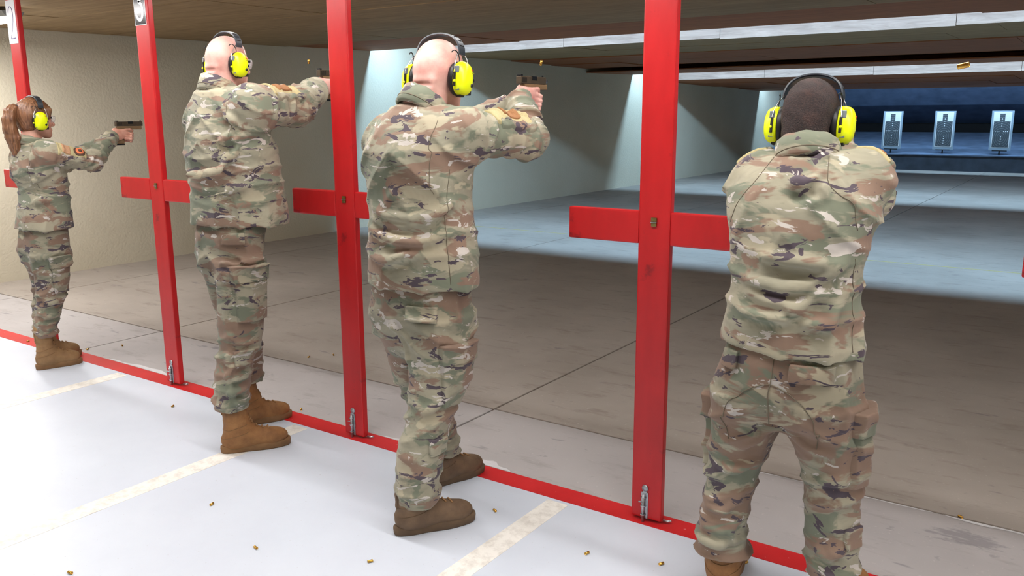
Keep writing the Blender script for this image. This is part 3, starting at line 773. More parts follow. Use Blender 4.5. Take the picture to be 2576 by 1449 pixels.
# ---- boots
def boot(parent, base, heel, toe, mat, sole_mat, top, lean=(0, 0), lace=True, w=1.0):
    h = Vector((*heel, 0)); t = Vector((*toe, 0)); d = t - h; Ln = d.length; s = Ln / 0.30; d.normalize()
    R = np.array([[d.x, d.y, 0], [d.y, -d.x, 0], [0, 0, 1]]).T
    o = np.array((h.x, h.y, 0.0)); L = lambda f, r, u: o + R @ np.array([f * s, r * s, u])
    fd = Field(np.minimum(heel + (0,), toe + (0,)) - np.array((0.12, 0.12, 0.02)), np.maximum(heel + (0,), toe + (0,)) + np.array((0.12, 0.12, top + 0.05)), 0.0045)
    a = fd.add
    a(el(L(0.060, 0, 0.058), np.array((0.062 * s, 0.043 * s * w, 0.050)), R), 0.02); a(el(L(0.150, 0.002, 0.058), np.array((0.085 * s, 0.046 * s * w, 0.046)), R), 0.03)
    a(el(L(0.225, 0.002, 0.050), np.array((0.072 * s, 0.050 * s * w, 0.040)), R), 0.03)
    a(pc(L(0.110, 0, 0.085), L(0.085, 0, 0.130), 0.045 * s * w, 0.048 * s * w), 0.04)
    tp = L(0.062, 0, top) + np.array((lean[0], lean[1], 0))
    a(pc(L(0.068, 0, 0.075), tp, 0.052 * s * w, 0.056 * s * w), 0.03)
    wz = wob(int(abs(heel[0]) * 1000), 30)
    fd.push(lambda x, y, z: 0.0022 * ridge(z * 26 + 0.8 * wz(x, y, z)) * np.clip((z - 0.06) / 0.04, 0, 1) + 0.001 * wz(x * 2, y * 2, z * 2))
    fd.sub(bx((o[0], o[1], -0.5), (2, 2, 0.521)), 0.004)
    b = link_mesh('boot', fd.mesh('boot', base), mat, parent)
    # sole: outline lofted in layers
    def ring(u, g):
        pts = []
        for i in range(40):
            a_ = 2 * math.pi * i / 40; f = 0.150 + 0.157 * math.cos(a_); k = 0.046 + 0.008 * math.cos(a_) - 0.008 * math.exp(-((f - 0.115) / 0.05) ** 2)
            sn = math.sin(a_); r_ = k * w * (abs(sn) ** 0.75) * (1 if sn > 0 else -1)
            p = L(0.150 + (f - 0.150) * (1 + g), r_ * (1 + g * 3), u) - np.array(base); pts.append(tuple(p))
        return pts
    up = lambda u: u
    MB().rings([ring(0.0, -0.03), ring(0.006, 0.0), ring(0.024, 0.012), ring(0.034, 0.006), ring(0.036, -0.04)]).build('sole', sole_mat, b)
    if lace:
        for i in range(5):
            f0 = 0.205 - 0.022 * i; u0 = 0.5
            P = fd.snap([L(f0 + 0.006 * abs(r) / 0.02, r, 0.16) * [1, 1, 0] + [0, 0, 0.105 + 0.012 * i] for r in (-0.026, -0.013, 0.0, 0.013, 0.026)], 0.002, 10)
            MB().tube([tuple(p - np.array(base)) for p in P], 0.0034, 6).build('lace', 'lace_tan', b)
        P = fd.snap([L(0.118 + 0.002, r, 0.165) for r in (-0.03, -0.01, 0.01, 0.03)], 0.003, 10)
        MB().tube([tuple(p - np.array(base)) for p in P], 0.003, 6).build('lace', 'lace_tan', b)
    for u_, ff in ((0.088, 0.115), (0.125, 0.10)):
        if u_ < top - 0.02:
            A_ = [L(0.05 + ff * math.cos(q_) * 0.62, 0.065 * math.sin(q_), u_ + 0.012 * math.cos(q_)) for q_ in np.linspace(0.55, 2 * math.pi - 0.55, 15)]
            surf_line(fd, A_, np.array(base), b, 'stitching', sole_mat, 0.0013)
    pl = fd.patch(bx(L(0.008, 0, max(0.14, top - 0.05)), (0.03, 0.011, 0.035), R), 0.004, 0.004)
    link_mesh('pull_tab', pl.mesh('pull_tab', base), mat, b)
    return b

# ---- pistol
def pistol(o, R, label, back=0.0):
    e = empty('pistol', tuple(o)); tag(e, label, 'pistol', 'pistols held by the shooters')
    M = mat4(R, (0, 0, 0), (0, 0, 0))
    P = lambda: MB()
    s = MB().box((-0.052 - back, -0.0128, -0.010), (0.132 - back, 0.0128, 0.019), 0.0025).build('slide', 'gun_slide', e, M)
    for i in range(6): MB().box((-0.046 - back + i * 0.006, -0.0134, -0.006), (-0.0435 - back + i * 0.006, 0.0134, 0.014)).build('serration', 'gun_dark', s, M)
    MB().box((0.028 - back, 0.004, 0.004), (0.062 - back, 0.0136, 0.0200)).build('ejection_port', 'gun_dark', s, M)
    MB().box((-0.050 - back, -0.010, 0.018), (-0.036 - back, 0.010, 0.0255), 0.001).build('rear_sight', 'gun_dark', s, M)
    MB().box((0.120 - back, -0.002, 0.018), (0.128 - back, 0.002, 0.0255)).build('front_sight', 'gun_dark', s, M)
    MB().lathe([(0.0075, 0.05), (0.0075, 0.1355), (0.0045, 0.1355), (0.0045, 0.128)], (0, 0, 0.004), 'x', 14).build('barrel', 'gun_steel', e, M)
    MB().box((-0.045, -0.0122, -0.032), (0.124, 0.0122, -0.0105), 0.003).build('frame', 'gun_frame', e, M)
    k = MB()
    for pts in ([(0.012, -0.030), (-0.044, -0.030), (-0.064, -0.122), (-0.010, -0.122)],):
        k.prism(pts, -0.0145, 0.0145)
    g = k.build('grip', 'gun_frame', e, M)
    MB().box((-0.068, -0.016, -0.131), (-0.006, 0.016, -0.121), 0.002).build('magazine_base', 'gun_dark', g, M)
    MB().tube([(0.012, 0, -0.034), (0.020, 0, -0.060), (0.036, 0, -0.064), (0.056, 0, -0.058), (0.062, 0, -0.034)], 0.004, 8).build('trigger_guard', 'gun_frame', e, M)
    MB().tube([(0.034, 0, -0.030), (0.037, 0, -0.042), (0.034, 0, -0.054)], 0.003, 6).build('trigger', 'gun_dark', e, M)
    return e

# ---- ear muffs
def ear_muffs(c, R, s, label, half=0.080, yawband=0.0):
    e = empty('ear_muffs', tuple(c)); tag(e, label, 'ear muffs', 'yellow ear muffs')
    M = mat4(R, (0, 0, 0), (0, 0, 0), s)
    def dome(f0, u0, sgn):
        R_ = []
        for (k, d) in ((0.86, 0.020), (1.0, 0.024), (1.03, 0.030), (1.02, 0.040), (0.96, 0.050), (0.84, 0.058), (0.62, 0.0635), (0.32, 0.0660), (0.02, 0.0665)):
            ring = []
            for j in range(32):
                a = 2 * math.pi * j / 32; cc, ss = math.cos(a), math.sin(a)
                f = 0.0400 * k * (abs(cc) ** 0.86) * (1 if cc > 0 else -1); u = 0.0560 * k * (abs(ss) ** 0.90) * (1 if ss > 0 else -1)
                ring.append((f0 + f * (1 - 0.10 * u / 0.056), sgn * (half + d - 0.008), u0 + u))
            R_.append(ring)
        return MB().rings(R_)
    f0, u0 = -0.020, -0.016
    for sgn in (1, -1):
        cup = dome(f0, u0, sgn).build('cup', 'muff_yellow', e, M, label='fluorescent yellow cup')
        R_ = []
        for (k, d) in ((0.70, -0.006), (0.95, -0.004), (1.02, 0.004), (1.02, 0.014), (0.92, 0.017)):
            R_.append([(f0 + 0.041 * k * math.cos(2 * math.pi * j / 28), sgn * (half + d - 0.002), u0 + 0.0565 * k * math.sin(2 * math.pi * j / 28)) for j in range(28)])
        MB().rings(R_).build('cushion', 'muff_black', e, M)
        yo = lambda f, u: sgn * (half + 0.0590 - 0.045 * ((f - f0) / 0.043) ** 2 * 0.30 - 0.40 * ((u - u0) / 0.06) ** 2 * 0.02)
        for (f, u, r) in ((0.006, -0.020, 0.0068), (-0.004, -0.038, 0.0068)):
            MB().lathe([(0.0002, 0.003), (r, 0.003), (r, -0.006), (0.0002, -0.006)] if sgn > 0 else [(0.0002, -0.003), (r, -0.003), (r, 0.006), (0.0002, 0.006)], (f, yo(f, u) - 0.0015 * sgn, u), 'y', 14).build('button', 'muff_black', cup, M)
        MB().lathe([(0.0045, 0.002 * sgn), (0.0068, 0.002 * sgn), (0.0068, -0.006 * sgn), (0.0045, -0.006 * sgn)], (0.0015, yo(0.0015, -0.029) - 0.0015 * sgn, -0.029), 'y', 14).build('button', 'muff_grey', cup, M)
        MB().box((0.006, sgn * (half + 0.028) - 0.01, -0.068), (0.022, sgn * (half + 0.028) + 0.01, -0.052), 0.003).build('microphone', 'muff_black', cup, M)
        MB().box((-0.060, sgn * (half + 0.030) - 0.007, 0.000), (-0.0540, sgn * (half + 0.030) + 0.009, 0.022), 0.002).build('reflector', 'muff_grey', cup, M)
        MB().box((-0.054, sgn * (half + 0.030) - 0.007, -0.058), (-0.048, sgn * (half + 0.030) + 0.009, -0.038), 0.002).build('reflector', 'muff_grey', cup, M)
        MB().box((-0.036, sgn * (half + 0.022) - 0.009, -0.078), (-0.012, sgn * (half + 0.022) + 0.012, -0.066), 0.003).build('battery_cap', 'muff_black', cup, M)
        # small print on the cup
        me = text_mesh('3M', 0.010, 0.0004, 'printed_logo')
        T = Matrix(((sgn, 0, 0, -0.002), (0, 0, sgn, yo(-0.002, 0.012) + 0.0005 * sgn), (0, 1, 0, 0.012), (0, 0, 0, 1)))
        me.transform(M @ T); link_mesh('printed_logo', me, 'logo_red', cup)
        me = text_mesh('PELTOR', 0.0062, 0.0004, 'printed_name')
        T = Matrix(((sgn, 0, 0, -0.002), (0, 0, sgn, yo(-0.002, 0.003) + 0.0005 * sgn), (0, 1, 0, 0.003), (0, 0, 0, 1)))
        me.transform(M @ T); link_mesh('printed_name', me, 'print_grey', cup)
        # fork wires from band to cup, pivot studs
        for q in (-1, 1):
            w_ = MB().tube([(-0.006 + 0.016 * q, sgn * (half + 0.006), 0.076), (-0.012 + 0.030 * q, sgn * (half + 0.016), 0.055), (-0.020 + 0.042 * q, sgn * (half + 0.024), 0.022), (-0.020 + 0.045 * q, sgn * (half + 0.028), -0.010), (-0.020 + 0.042 * q, sgn * (half + 0.028), -0.024)], 0.0016, 6)
            w_.build('wire', 'wire_steel', e, M)
        MB().box((-0.0675, sgn * (half + 0.026) - 0.004, -0.046), (-0.061, sgn * (half + 0.026) + 0.004, 0.002), 0.002).build('arm_slider', 'muff_black', e, M)
        MB().lathe([(0.0002, -0.0705), (0.0045, -0.069), (0.0050, -0.064), (0.0002, -0.064)], (0, sgn * (half + 0.028), -0.028), 'x', 12).build('pivot_stud', 'muff_yellow', e, M)
        pts = []
        for i in range(13):
            a = math.radians(150 - 250 * i / 12); pts.append((-0.030 - 0.018 + 0.018 * math.cos(a), sgn * (half + 0.010 + 0.016 * i / 12), 0.056 + 0.022 * math.sin(a) - 0.012 * i / 12))
        MB().tube(pts, 0.0019, 6).build('cable', 'muff_black', e, M)
    R_ = []
    for i in range(33):
        a = math.pi * i / 32; r_, u_ = math.cos(a), math.sin(a)
        rr, uu = (half + 0.010) * r_ * (1 + 0.10 * math.sin(a) ** 2), 0.066 + 0.072 * (u_ ** 0.85)
        wd_ = 0.0165 + 0.002 * math.sin(a); nx, nz = r_, u_
        R_.append([(-0.006 - wd_, rr - nx * 0.0, uu), (-0.006 - wd_ * 0.9, rr + nx * 0.005, uu + nz * 0.005), (-0.006 + wd_ * 0.9, rr + nx * 0.005, uu + nz * 0.005), (-0.006 + wd_, rr, uu), (-0.006 + wd_ * 0.8, rr - nx * 0.003, uu - nz * 0.003), (-0.006 - wd_ * 0.8, rr - nx * 0.003, uu - nz * 0.003)])
    band = MB().rings(R_, smooth=False).build('headband', 'band_dark', e, M)
    for a in (0.35, 0.62, 0.9, 2.24, 2.52, 2.79):
        r_, u_ = math.cos(a), math.sin(a); rr, uu = (half + 0.010) * r_ * (1 + 0.10 * u_ ** 2) + r_ * 0.0045, 0.066 + 0.072 * (u_ ** 0.85) + u_ * 0.0045
        MB().box((-0.016, rr - 0.0018, uu - 0.0018), (0.004, rr + 0.0018, uu + 0.0018)).build('band_slot', 'muff_black', band, M)
    return e

def glasses(c, R, s, label):
    e = empty('safety_glasses', tuple(c)); tag(e, label, 'glasses', 'clear safety glasses')
    M = mat4(R, (0, 0, 0), (0, 0, 0), s); R_ = []
    for i in range(17):
        a = math.radians(-78 + 156 * i / 16); r = 0.072 * math.sin(a); f = 0.052 + 0.066 * math.cos(a)
        R_.append([(f, r, 0.018), (f + 0.002, r, 0.018), (f + 0.004, r, 0.000), (f - 0.004, r, -0.022), (f - 0.006, r, -0.022), (f + 0.002, r, 0.000)])
    MB().rings(R_).build('lens', 'lens_clear', e, M)
    for r in (-1, 1):
        MB().tube([(0.066, 0.0715 * r, 0.010), (0.040, 0.077 * r, 0.008), (-0.005, 0.080 * r, 0.006)], [0.0035, 0.0045, 0.003], 6).build('temple', 'muff_black', e, M)
        MB().box((0.058, 0.0730 * r - 0.002, 0.002), (0.070, 0.0730 * r + 0.002, 0.012), 0.001).build('hinge_block', 'muff_black', e, M)
    return e

# ---- a clothed shooter
def crease(fd, lines, r=0.011, k=0.022):
    """raise a fold along each drawn line and press the cloth in beneath it"""
    for pts in lines:
        P = []
        for i in range(len(pts) - 1):
            a, b = np.array(pts[i]), np.array(pts[i + 1]); P += [a + (b - a) * j / 5 for j in range(5)]
        P.append(np.array(pts[-1])); Q = fd.snap(P, -0.003, 10); n = len(Q)
        for i in range(n - 1):
            t0, t1 = math.sin(math.pi * (i + 0.3) / n) ** 0.5, math.sin(math.pi * (i + 1.1) / (n + 0.2)) ** 0.5
            fd.add(pc(Q[i], Q[i + 1], r * t0, r * t1), k)
        G = fd.snap(Q - np.array((0, 0, 0.021)), 0.006, 8)
        for i in range(1, n - 2): fd.sub(pc(G[i], G[i + 1], 0.009, 0.009), 0.014)
def surf_line(fd, pts, base, parent, name, mat, r=0.0011, off=0.0006, n=6):
    A = [np.array(q, float) for q in pts]; A = [2 * A[0] - A[1]] + A + [2 * A[-1] - A[-2]]; P = []
    for i in range(1, len(A) - 2):
        p0, p1, p2, p3 = A[i - 1:i + 3]; m = max(3, int(np.linalg.norm(p2 - p1) / 0.012))
        for j in range(m):
            u = j / m; P.append(0.5 * (2 * p1 + (p2 - p0) * u + (2 * p0 - 5 * p1 + 4 * p2 - p3) * u * u + (3 * p1 - p0 - 3 * p2 + p3) * u ** 3))
    P.append(A[-2]); Q = fd.snap(P, off, 8)
    for _ in range(2): Q[1:-1] = 0.5 * Q[1:-1] + 0.25 * (Q[:-2] + Q[2:])
    Q = fd.snap(Q, off, 2)
    return MB().tube([tuple(p - base) for p in Q], r, n).build(name, mat, parent)

def arm_creases(sh, elb, wr, rs, seed):
    r = random.Random(seed); out = []
    for a, b, r0, r1, ts in ((sh, elb, rs[0], rs[1], (0.18, 0.42, 0.66, 0.88)), (elb, wr, rs[1], rs[2], (0.14, 0.34, 0.55, 0.76))):
        A = axes(b - a, (0.3, 0.1, 0.9)); L = np.linalg.norm(b - a)
        for t in ts:
            a0 = r.uniform(20, 70) if r.random() < 0.6 else r.uniform(-160, -60); span = r.uniform(90, 150); sl = r.uniform(-0.05, 0.05); tt = t + r.uniform(-0.05, 0.05); rad = r0 + (r1 - r0) * t
            out.append([tuple(a + A[:, 0] * ((tt * L) + sl * (i / 4 - 0.5)) + (A[:, 1] * math.cos(math.radians(a0 + span * i / 4)) + A[:, 2] * math.sin(math.radians(a0 + span * i / 4))) * rad) for i in range(5)])
    return out
def shooter(S):
    bxy = S['base']; base = np.array((bxy[0], bxy[1], 0.0))
    e = empty('person', tuple(base)); tag(e, S['label'], 'person', 'shooters on the firing line')
    cm = S['camo']; seed = S['seed']; sc = S.get('scale', 1.0)
    HR = frame(*S['head_rot']); hc = np.array(S['head']); hs = S['head_scale']
    GR = frame(*S['gun_rot']); go = np.array(S['gun'])
    shR, elR, shL, elL = [np.array(S[k], float) for k in ('shR', 'elR', 'shL', 'elL')]
    # body: head, neck, chest, arms and hands as one surface
    allp = np.array([hc, go, shR, shL, elR, elL, S['neck']])
    fd = Field(allp.min(0) - (0.17, 0.17, 0.30), allp.max(0) + (0.17, 0.17, 0.16), 0.0036)
    wrR, wrL = add_hands(fd, go, GR, S.get('hand', 1.0))
    ar = S.get('arm', 1.0)
    for sh, elb, wr in ((shR, elR, wrR), (shL, elL, wrL)):
        fd.add(pc(wr, wr + (elb - wr) * 0.25, 0.027 * ar, 0.031 * ar), 0.02); fd.add(pc(wr + (elb - wr) * 0.25, elb, 0.031 * ar, 0.040 * ar), 0.02); fd.add(pc(elb, sh, 0.040 * ar, 0.050 * ar), 0.03)
    nk = np.array(S['neck'], float)
    fd.add(pc(shR, nk, 0.045 * ar, 0.05 * ar), 0.04); fd.add(pc(shL, nk, 0.045 * ar, 0.05 * ar), 0.04); fd.add(pc(nk, nk - (0, -0.01, 0.20), 0.055 * ar, 0.070 * ar), 0.05)
    HL = add_head(fd, hc, HR, hs, nk, S['neck_r'], S.get('fem'), S.get('nape', 0))
    body = link_mesh('body', fd.mesh('body', base, 2), S['skin'], e)
    MH = mat4(HR, hc, base, hs)
    for r in (-1, 1):
        ey = MB().lathe([(0.0115 * math.sin(math.pi * i / 10) + 0.0001, -0.0115 * math.cos(math.pi * i / 10)) for i in range(11)], (0.0790, 0.031 * r, -0.002), 'x', 14).build('eye', 'eye_white', e, MH)
        MB().lathe([(0.0002, 0.0905), (0.0035, 0.0900), (0.0052, 0.0880), (0.0052, 0.0860)], (0, 0.031 * r, -0.002), 'x', 12).build('iris', 'eye_iris', ey, MH)
    # jacket
    tor = S['torso']; K = np.array(tor); lo = np.minimum(allp.min(0), [K[:, 1].min() - 0.27, K[:, 2].min() - 0.24, K[0, 0]]) - (0.13, 0.10, 0.03)
    hi = np.maximum(allp.max(0), [K[:, 1].max() + 0.27, K[:, 2].max() + 0.24, K[-1, 0]]) + (0.13, 0.06, 0.0); hi[2] = max(shR[2], K[-1, 0]) + 0.12
    hi[2] = max(hi[2], wrR[2] + 0.09); lo[2] = K[0, 0] - 0.03
    jf = Field(lo, hi, 0.0062)
    jf.add(loft(tor, 2.25), 0.02)
    rs = S['sleeve']
    for sh, elb, wr, si in ((shR, elR, wrR, 0), (shL, elL, wrL, 1)):
        jf.add(pc(nk - (0, 0, 0.030), sh, rs[0] * 0.80, rs[0] * 0.92), 0.05)
        jf.add(pc(sh, elb, rs[0], rs[1]), 0.045)
        cf = wr + (elb - wr) * S.get('cuff', 0.10)
        jf.add(pc(elb, cf, rs[1] * 0.98, rs[2]), 0.03)
    w1, w2, w3 = wob(seed, 9), wob(seed + 1, 16), wob(seed + 2, 30)
    z0, z1 = K[0, 0], K[-1, 0]; zw = S['waist']
    cx, cy = K[:, 1].mean(), K[:, 2].mean()
    sh0 = shR
    def folds(x, y, z):
        tR, dR = seg_t(x, y, z, shR, elR); tL, dL = seg_t(x, y, z, shL, elL); uR, fR = seg_t(x, y, z, elR, wrR); uL, fL = seg_t(x, y, z, elL, wrL)
        arm = np.maximum(np.maximum(np.clip((0.125 - dR) / 0.03, 0, 1) * (tR > 0.12), np.clip((0.125 - dL) / 0.03, 0, 1) * (tL > 0.12)), np.maximum(np.clip((0.115 - fR) / 0.03, 0, 1), np.clip((0.115 - fL) / 0.03, 0, 1)))
        tt = np.where(np.minimum(dR, dL) < np.minimum(fR, fL), np.where(dR < dL, tR, tL), 1 + np.where(fR < fL, uR, uL))
        near = 0.45 + 0.55 * gss(tt, 1.0, 0.35) + 0.35 * gss(tt, 1.9, 0.3) + 0.3 * gss(tt, 0.15, 0.2)
        a_ = 0.021 * near * (ridge(tt * 4.4 + 1.6 * (z - sh0[2]) + 0.6 * w2(x, y, z) + 0.6 * w1(x, y, z)) * (0.6 + 0.4 * w2(x + 3, y, z)) - 0.22)
        a2 = 0.006 * w3(x, y, z)
        # torso: drag folds round the waist, sagging towards the middle of the back, long soft folds from the shoulder blades
        q = np.abs(x - cx) / 0.20
        tz = ridge((z - 0.030 * (q ** 2)) * 11.0 + 0.75 * w1(x, y, z)) * gss(z, zw, 0.13) * (0.65 + 0.35 * w1(x + 2, y, z))
        td = ridge((z * 0.75 + np.abs(x - cx) * 0.8) * 8.0 + 0.9 * w1(x, y + 1, z)) * gss(z, zw + 0.26, 0.16)
        th = (ridge((x + y) * 5.5 + 0.7 * w1(x, y, z + 2)) - 0.3) * np.clip((zw - 0.02 - z) / 0.1, 0, 1)
        t_ = 0.015 * tz + 0.013 * td + 0.011 * th + 0.005 * w2(x, y, z) + 0.003 * w3(x, y, z)
        return arm * (a_ + a2) + (1 - arm) * t_
    jf.push(folds)
    crease(jf, S.get('creases', []))
    for q, (sh, elb, wr) in enumerate(((shR, elR, wrR), (shL, elL, wrL))): crease(jf, arm_creases(sh, elb, wr, rs, seed + 60 + q), 0.0085, 0.016)
    # open hem: hollow the skirt of the jacket
    Kh = [(z, a, b, c - 0.022, d - 0.022) for (z, a, b, c, d) in tor[:3]]
    kz = Kh[0]; Kh = [(z0 - 0.05, kz[1], kz[2], kz[3], kz[4])] + [(z0 + 0.05, *Kh[1][1:])]
    jf.sub(loft(Kh, 2.25), 0.004)
    jk = link_mesh('jacket', jf.mesh('jacket', base, 1), cm, e)
    # collar: a band standing round the neck
    nd = (np.array(hc) + hs * (HR @ np.array([-0.03, 0, -0.05])) - nk); nd /= np.linalg.norm(nd)
    nd = nd * 0.75 + np.array((0, -0.10, 0.6)) * 0.25; nd /= np.linalg.norm(nd)
    fwd = np.array((0, 1.0, 0)); fwd = fwd - nd * (fwd @ nd); fwd /= np.linalg.norm(fwd); rt = np.cross(fwd, nd)
    cr = S['collar_r']; ch = S.get('collar_h', 0.052); R_ = []
    for j in range(41):
        a = math.radians(-158 + 316 * j / 40) + math.pi
        dirv = fwd * math.cos(a) * 1.08 + rt * math.sin(a); lift = 0.020 * (0.5 - 0.5 * math.cos(a)) - 0.012 * (0.5 + 0.5 * math.cos(a))
        c0 = nk + nd * (S.get('collar_z', 0.0))
        rr = lambda g, u: tuple(c0 + dirv * (cr * g) + nd * (u + lift) - base)
        wv = 0.002 * math.sin(j * 1.3 + seed)
        R_.append([rr(1.13, -0.012), rr(1.09, ch * 0.45), rr(1.035, ch + wv), rr(0.965, ch + wv), rr(0.97, ch * 0.4), rr(1.0, -0.02)])
    MB().rings(R_).build('collar', cm, jk)
    for tt in (0.86,):
        pts = [tuple(0.5 * (np.array(r[0]) + np.array(r[1])) * 1.0) for r in R_]
        MB().tube(pts, 0.0018, 6).build('collar_seam', 'thread', jk)
    for args in S.get('jacket_patches', []):
        nm, mt, prim, th = args
        p = jf.patch(prim, th); link_mesh(nm, p.mesh(nm, base, 1), mt or cm, jk)
    for pts in S.get('jacket_seams', []): surf_line(jf, pts, base, jk, 'seam', 'thread')
    # trousers
    hips, legs = S['hips'], S['legs']; ks = np.array(hips + legs[0] + legs[1])
    tf = Field((ks[:, 1].min() - 0.2, ks[:, 2].min() - 0.24, ks[:, 0].min() - 0.03), (ks[:, 1].max() + 0.2, ks[:, 2].max() + 0.24, ks[:, 0].max() + 0.03), 0.0062)
    tf.add(loft(hips, 2.3), 0.03)
    for lg in legs: tf.add(loft(lg, 2.15), 0.035)
    v1, v2, v3 = wob(seed + 5, 9), wob(seed + 6, 17), wob(seed + 7, 32)
    zl = min(legs[0])[0]; zk = S['knee']; zc = S['crotch']
    zl2 = [min(l)[0] for l in legs]; lx = [l[len(l) // 2][1] for l in legs]
    def tfolds(x, y, z):
        low = np.where(np.abs(x - lx[0]) < np.abs(x - lx[1]), z - zl2[0], z - zl2[1])
        bl = (ridge(z * 15 + 0.9 * v1(x, y, z) + 2.2 * (x - y)) - 0.2) * np.exp(-np.clip(low, 0, 1) / 0.11)
        kn = (ridge(z * 12 + 0.9 * v1(x + 1, y, z) - 3.0 * (y + x)) - 0.2) * gss(z, zk, 0.09)
        cr_ = (ridge((z + 0.55 * np.abs(x - cx)) * 10 + 0.9 * v1(x, y, z + 3)) - 0.2) * gss(z, zc, 0.08)
        lon = (ridge((x * 0.8 + y) * 7 + 0.8 * v1(x, y, z * 0.3)) - 0.3)
        return 0.024 * bl + 0.016 * kn + 0.013 * cr_ + 0.008 * lon + 0.005 * v2(x, y, z) + 0.003 * v3(x, y, z)
    tf.push(tfolds)
    crease(tf, S.get('leg_creases', []), 0.009, 0.02)
    for lg in legs:
        k0 = min(lg); tf.sub(bx((k0[1], k0[2], k0[0] - 0.06), (k0[3] + 0.07, k0[4] + 0.07, 0.062)), 0.006)
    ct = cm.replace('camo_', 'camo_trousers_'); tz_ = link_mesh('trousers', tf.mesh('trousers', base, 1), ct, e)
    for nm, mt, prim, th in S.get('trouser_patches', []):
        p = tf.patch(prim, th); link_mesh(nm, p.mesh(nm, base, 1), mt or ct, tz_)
    for pts in S.get('trouser_seams', []): surf_line(tf, pts, base, tz_, 'seam', 'thread')
    for b in S['boots']: boot(e, base, *b)
    S['extra'](dict(e=e, base=base, fd=fd, jf=jf, tf=tf, HR=HR, hc=hc, hs=hs, MH=MH, HL=HL, cm=cm, jk=jk))
    pistol(go, GR, S['gun_label'], S.get('slide_back', 0.0))
    ear_muffs(hc, HR, hs, S['muff_label'], S.get('muff_half', 0.080))
    if S.get('glasses'): glasses(hc, HR, hs, S['glasses'])
    return e

Rz = lambda a: np.array([[math.cos(a), -math.sin(a), 0], [math.sin(a), math.cos(a), 0], [0, 0, 1.0]])
def axes(fwd, up):
    """orthonormal columns: along, outwards, across"""
    f = np.array(fwd, float); f /= np.linalg.norm(f); u = np.array(up, float); u = u - f * (u @ f); u /= np.linalg.norm(u)
    return np.stack([f, u, np.cross(f, u)], 1)
none = lambda d: None

def hair_short(d):
    fd = Field(d['hc'] - 0.16 * d['hs'] * np.ones(3), d['hc'] + 0.17 * d['hs'] * np.ones(3), 0.0032); L, R, s = d['HL'], d['HR'], d['hs']
    fd.add(el(L(-0.012, 0, 0.031), np.array((0.103, 0.0830, 0.0975)) * s, R), 0.02); fd.add(el(L(-0.047, 0, 0.000), np.array((0.066, 0.0685, 0.070)) * s, R), 0.03)
    fd.add(pc(L(-0.062, -0.022, -0.058), L(-0.062, 0.022, -0.058), 0.044 * s, 0.044 * s), 0.03)
    w = wob(91, 160, 7); w2 = wob(92, 60)
    fd.push(lambda x, y, z: 0.0022 * w(x, y, z) + 0.0015 * w2(x, y, z))
    fd.sub(el(L(0.085, 0, -0.050), np.array((0.075, 0.10, 0.105)) * s, R), 0.01)
    link_mesh('hair', fd.mesh('hair', d['base'], 0), 'hair_dark', d['e'], label='short curly dark hair')

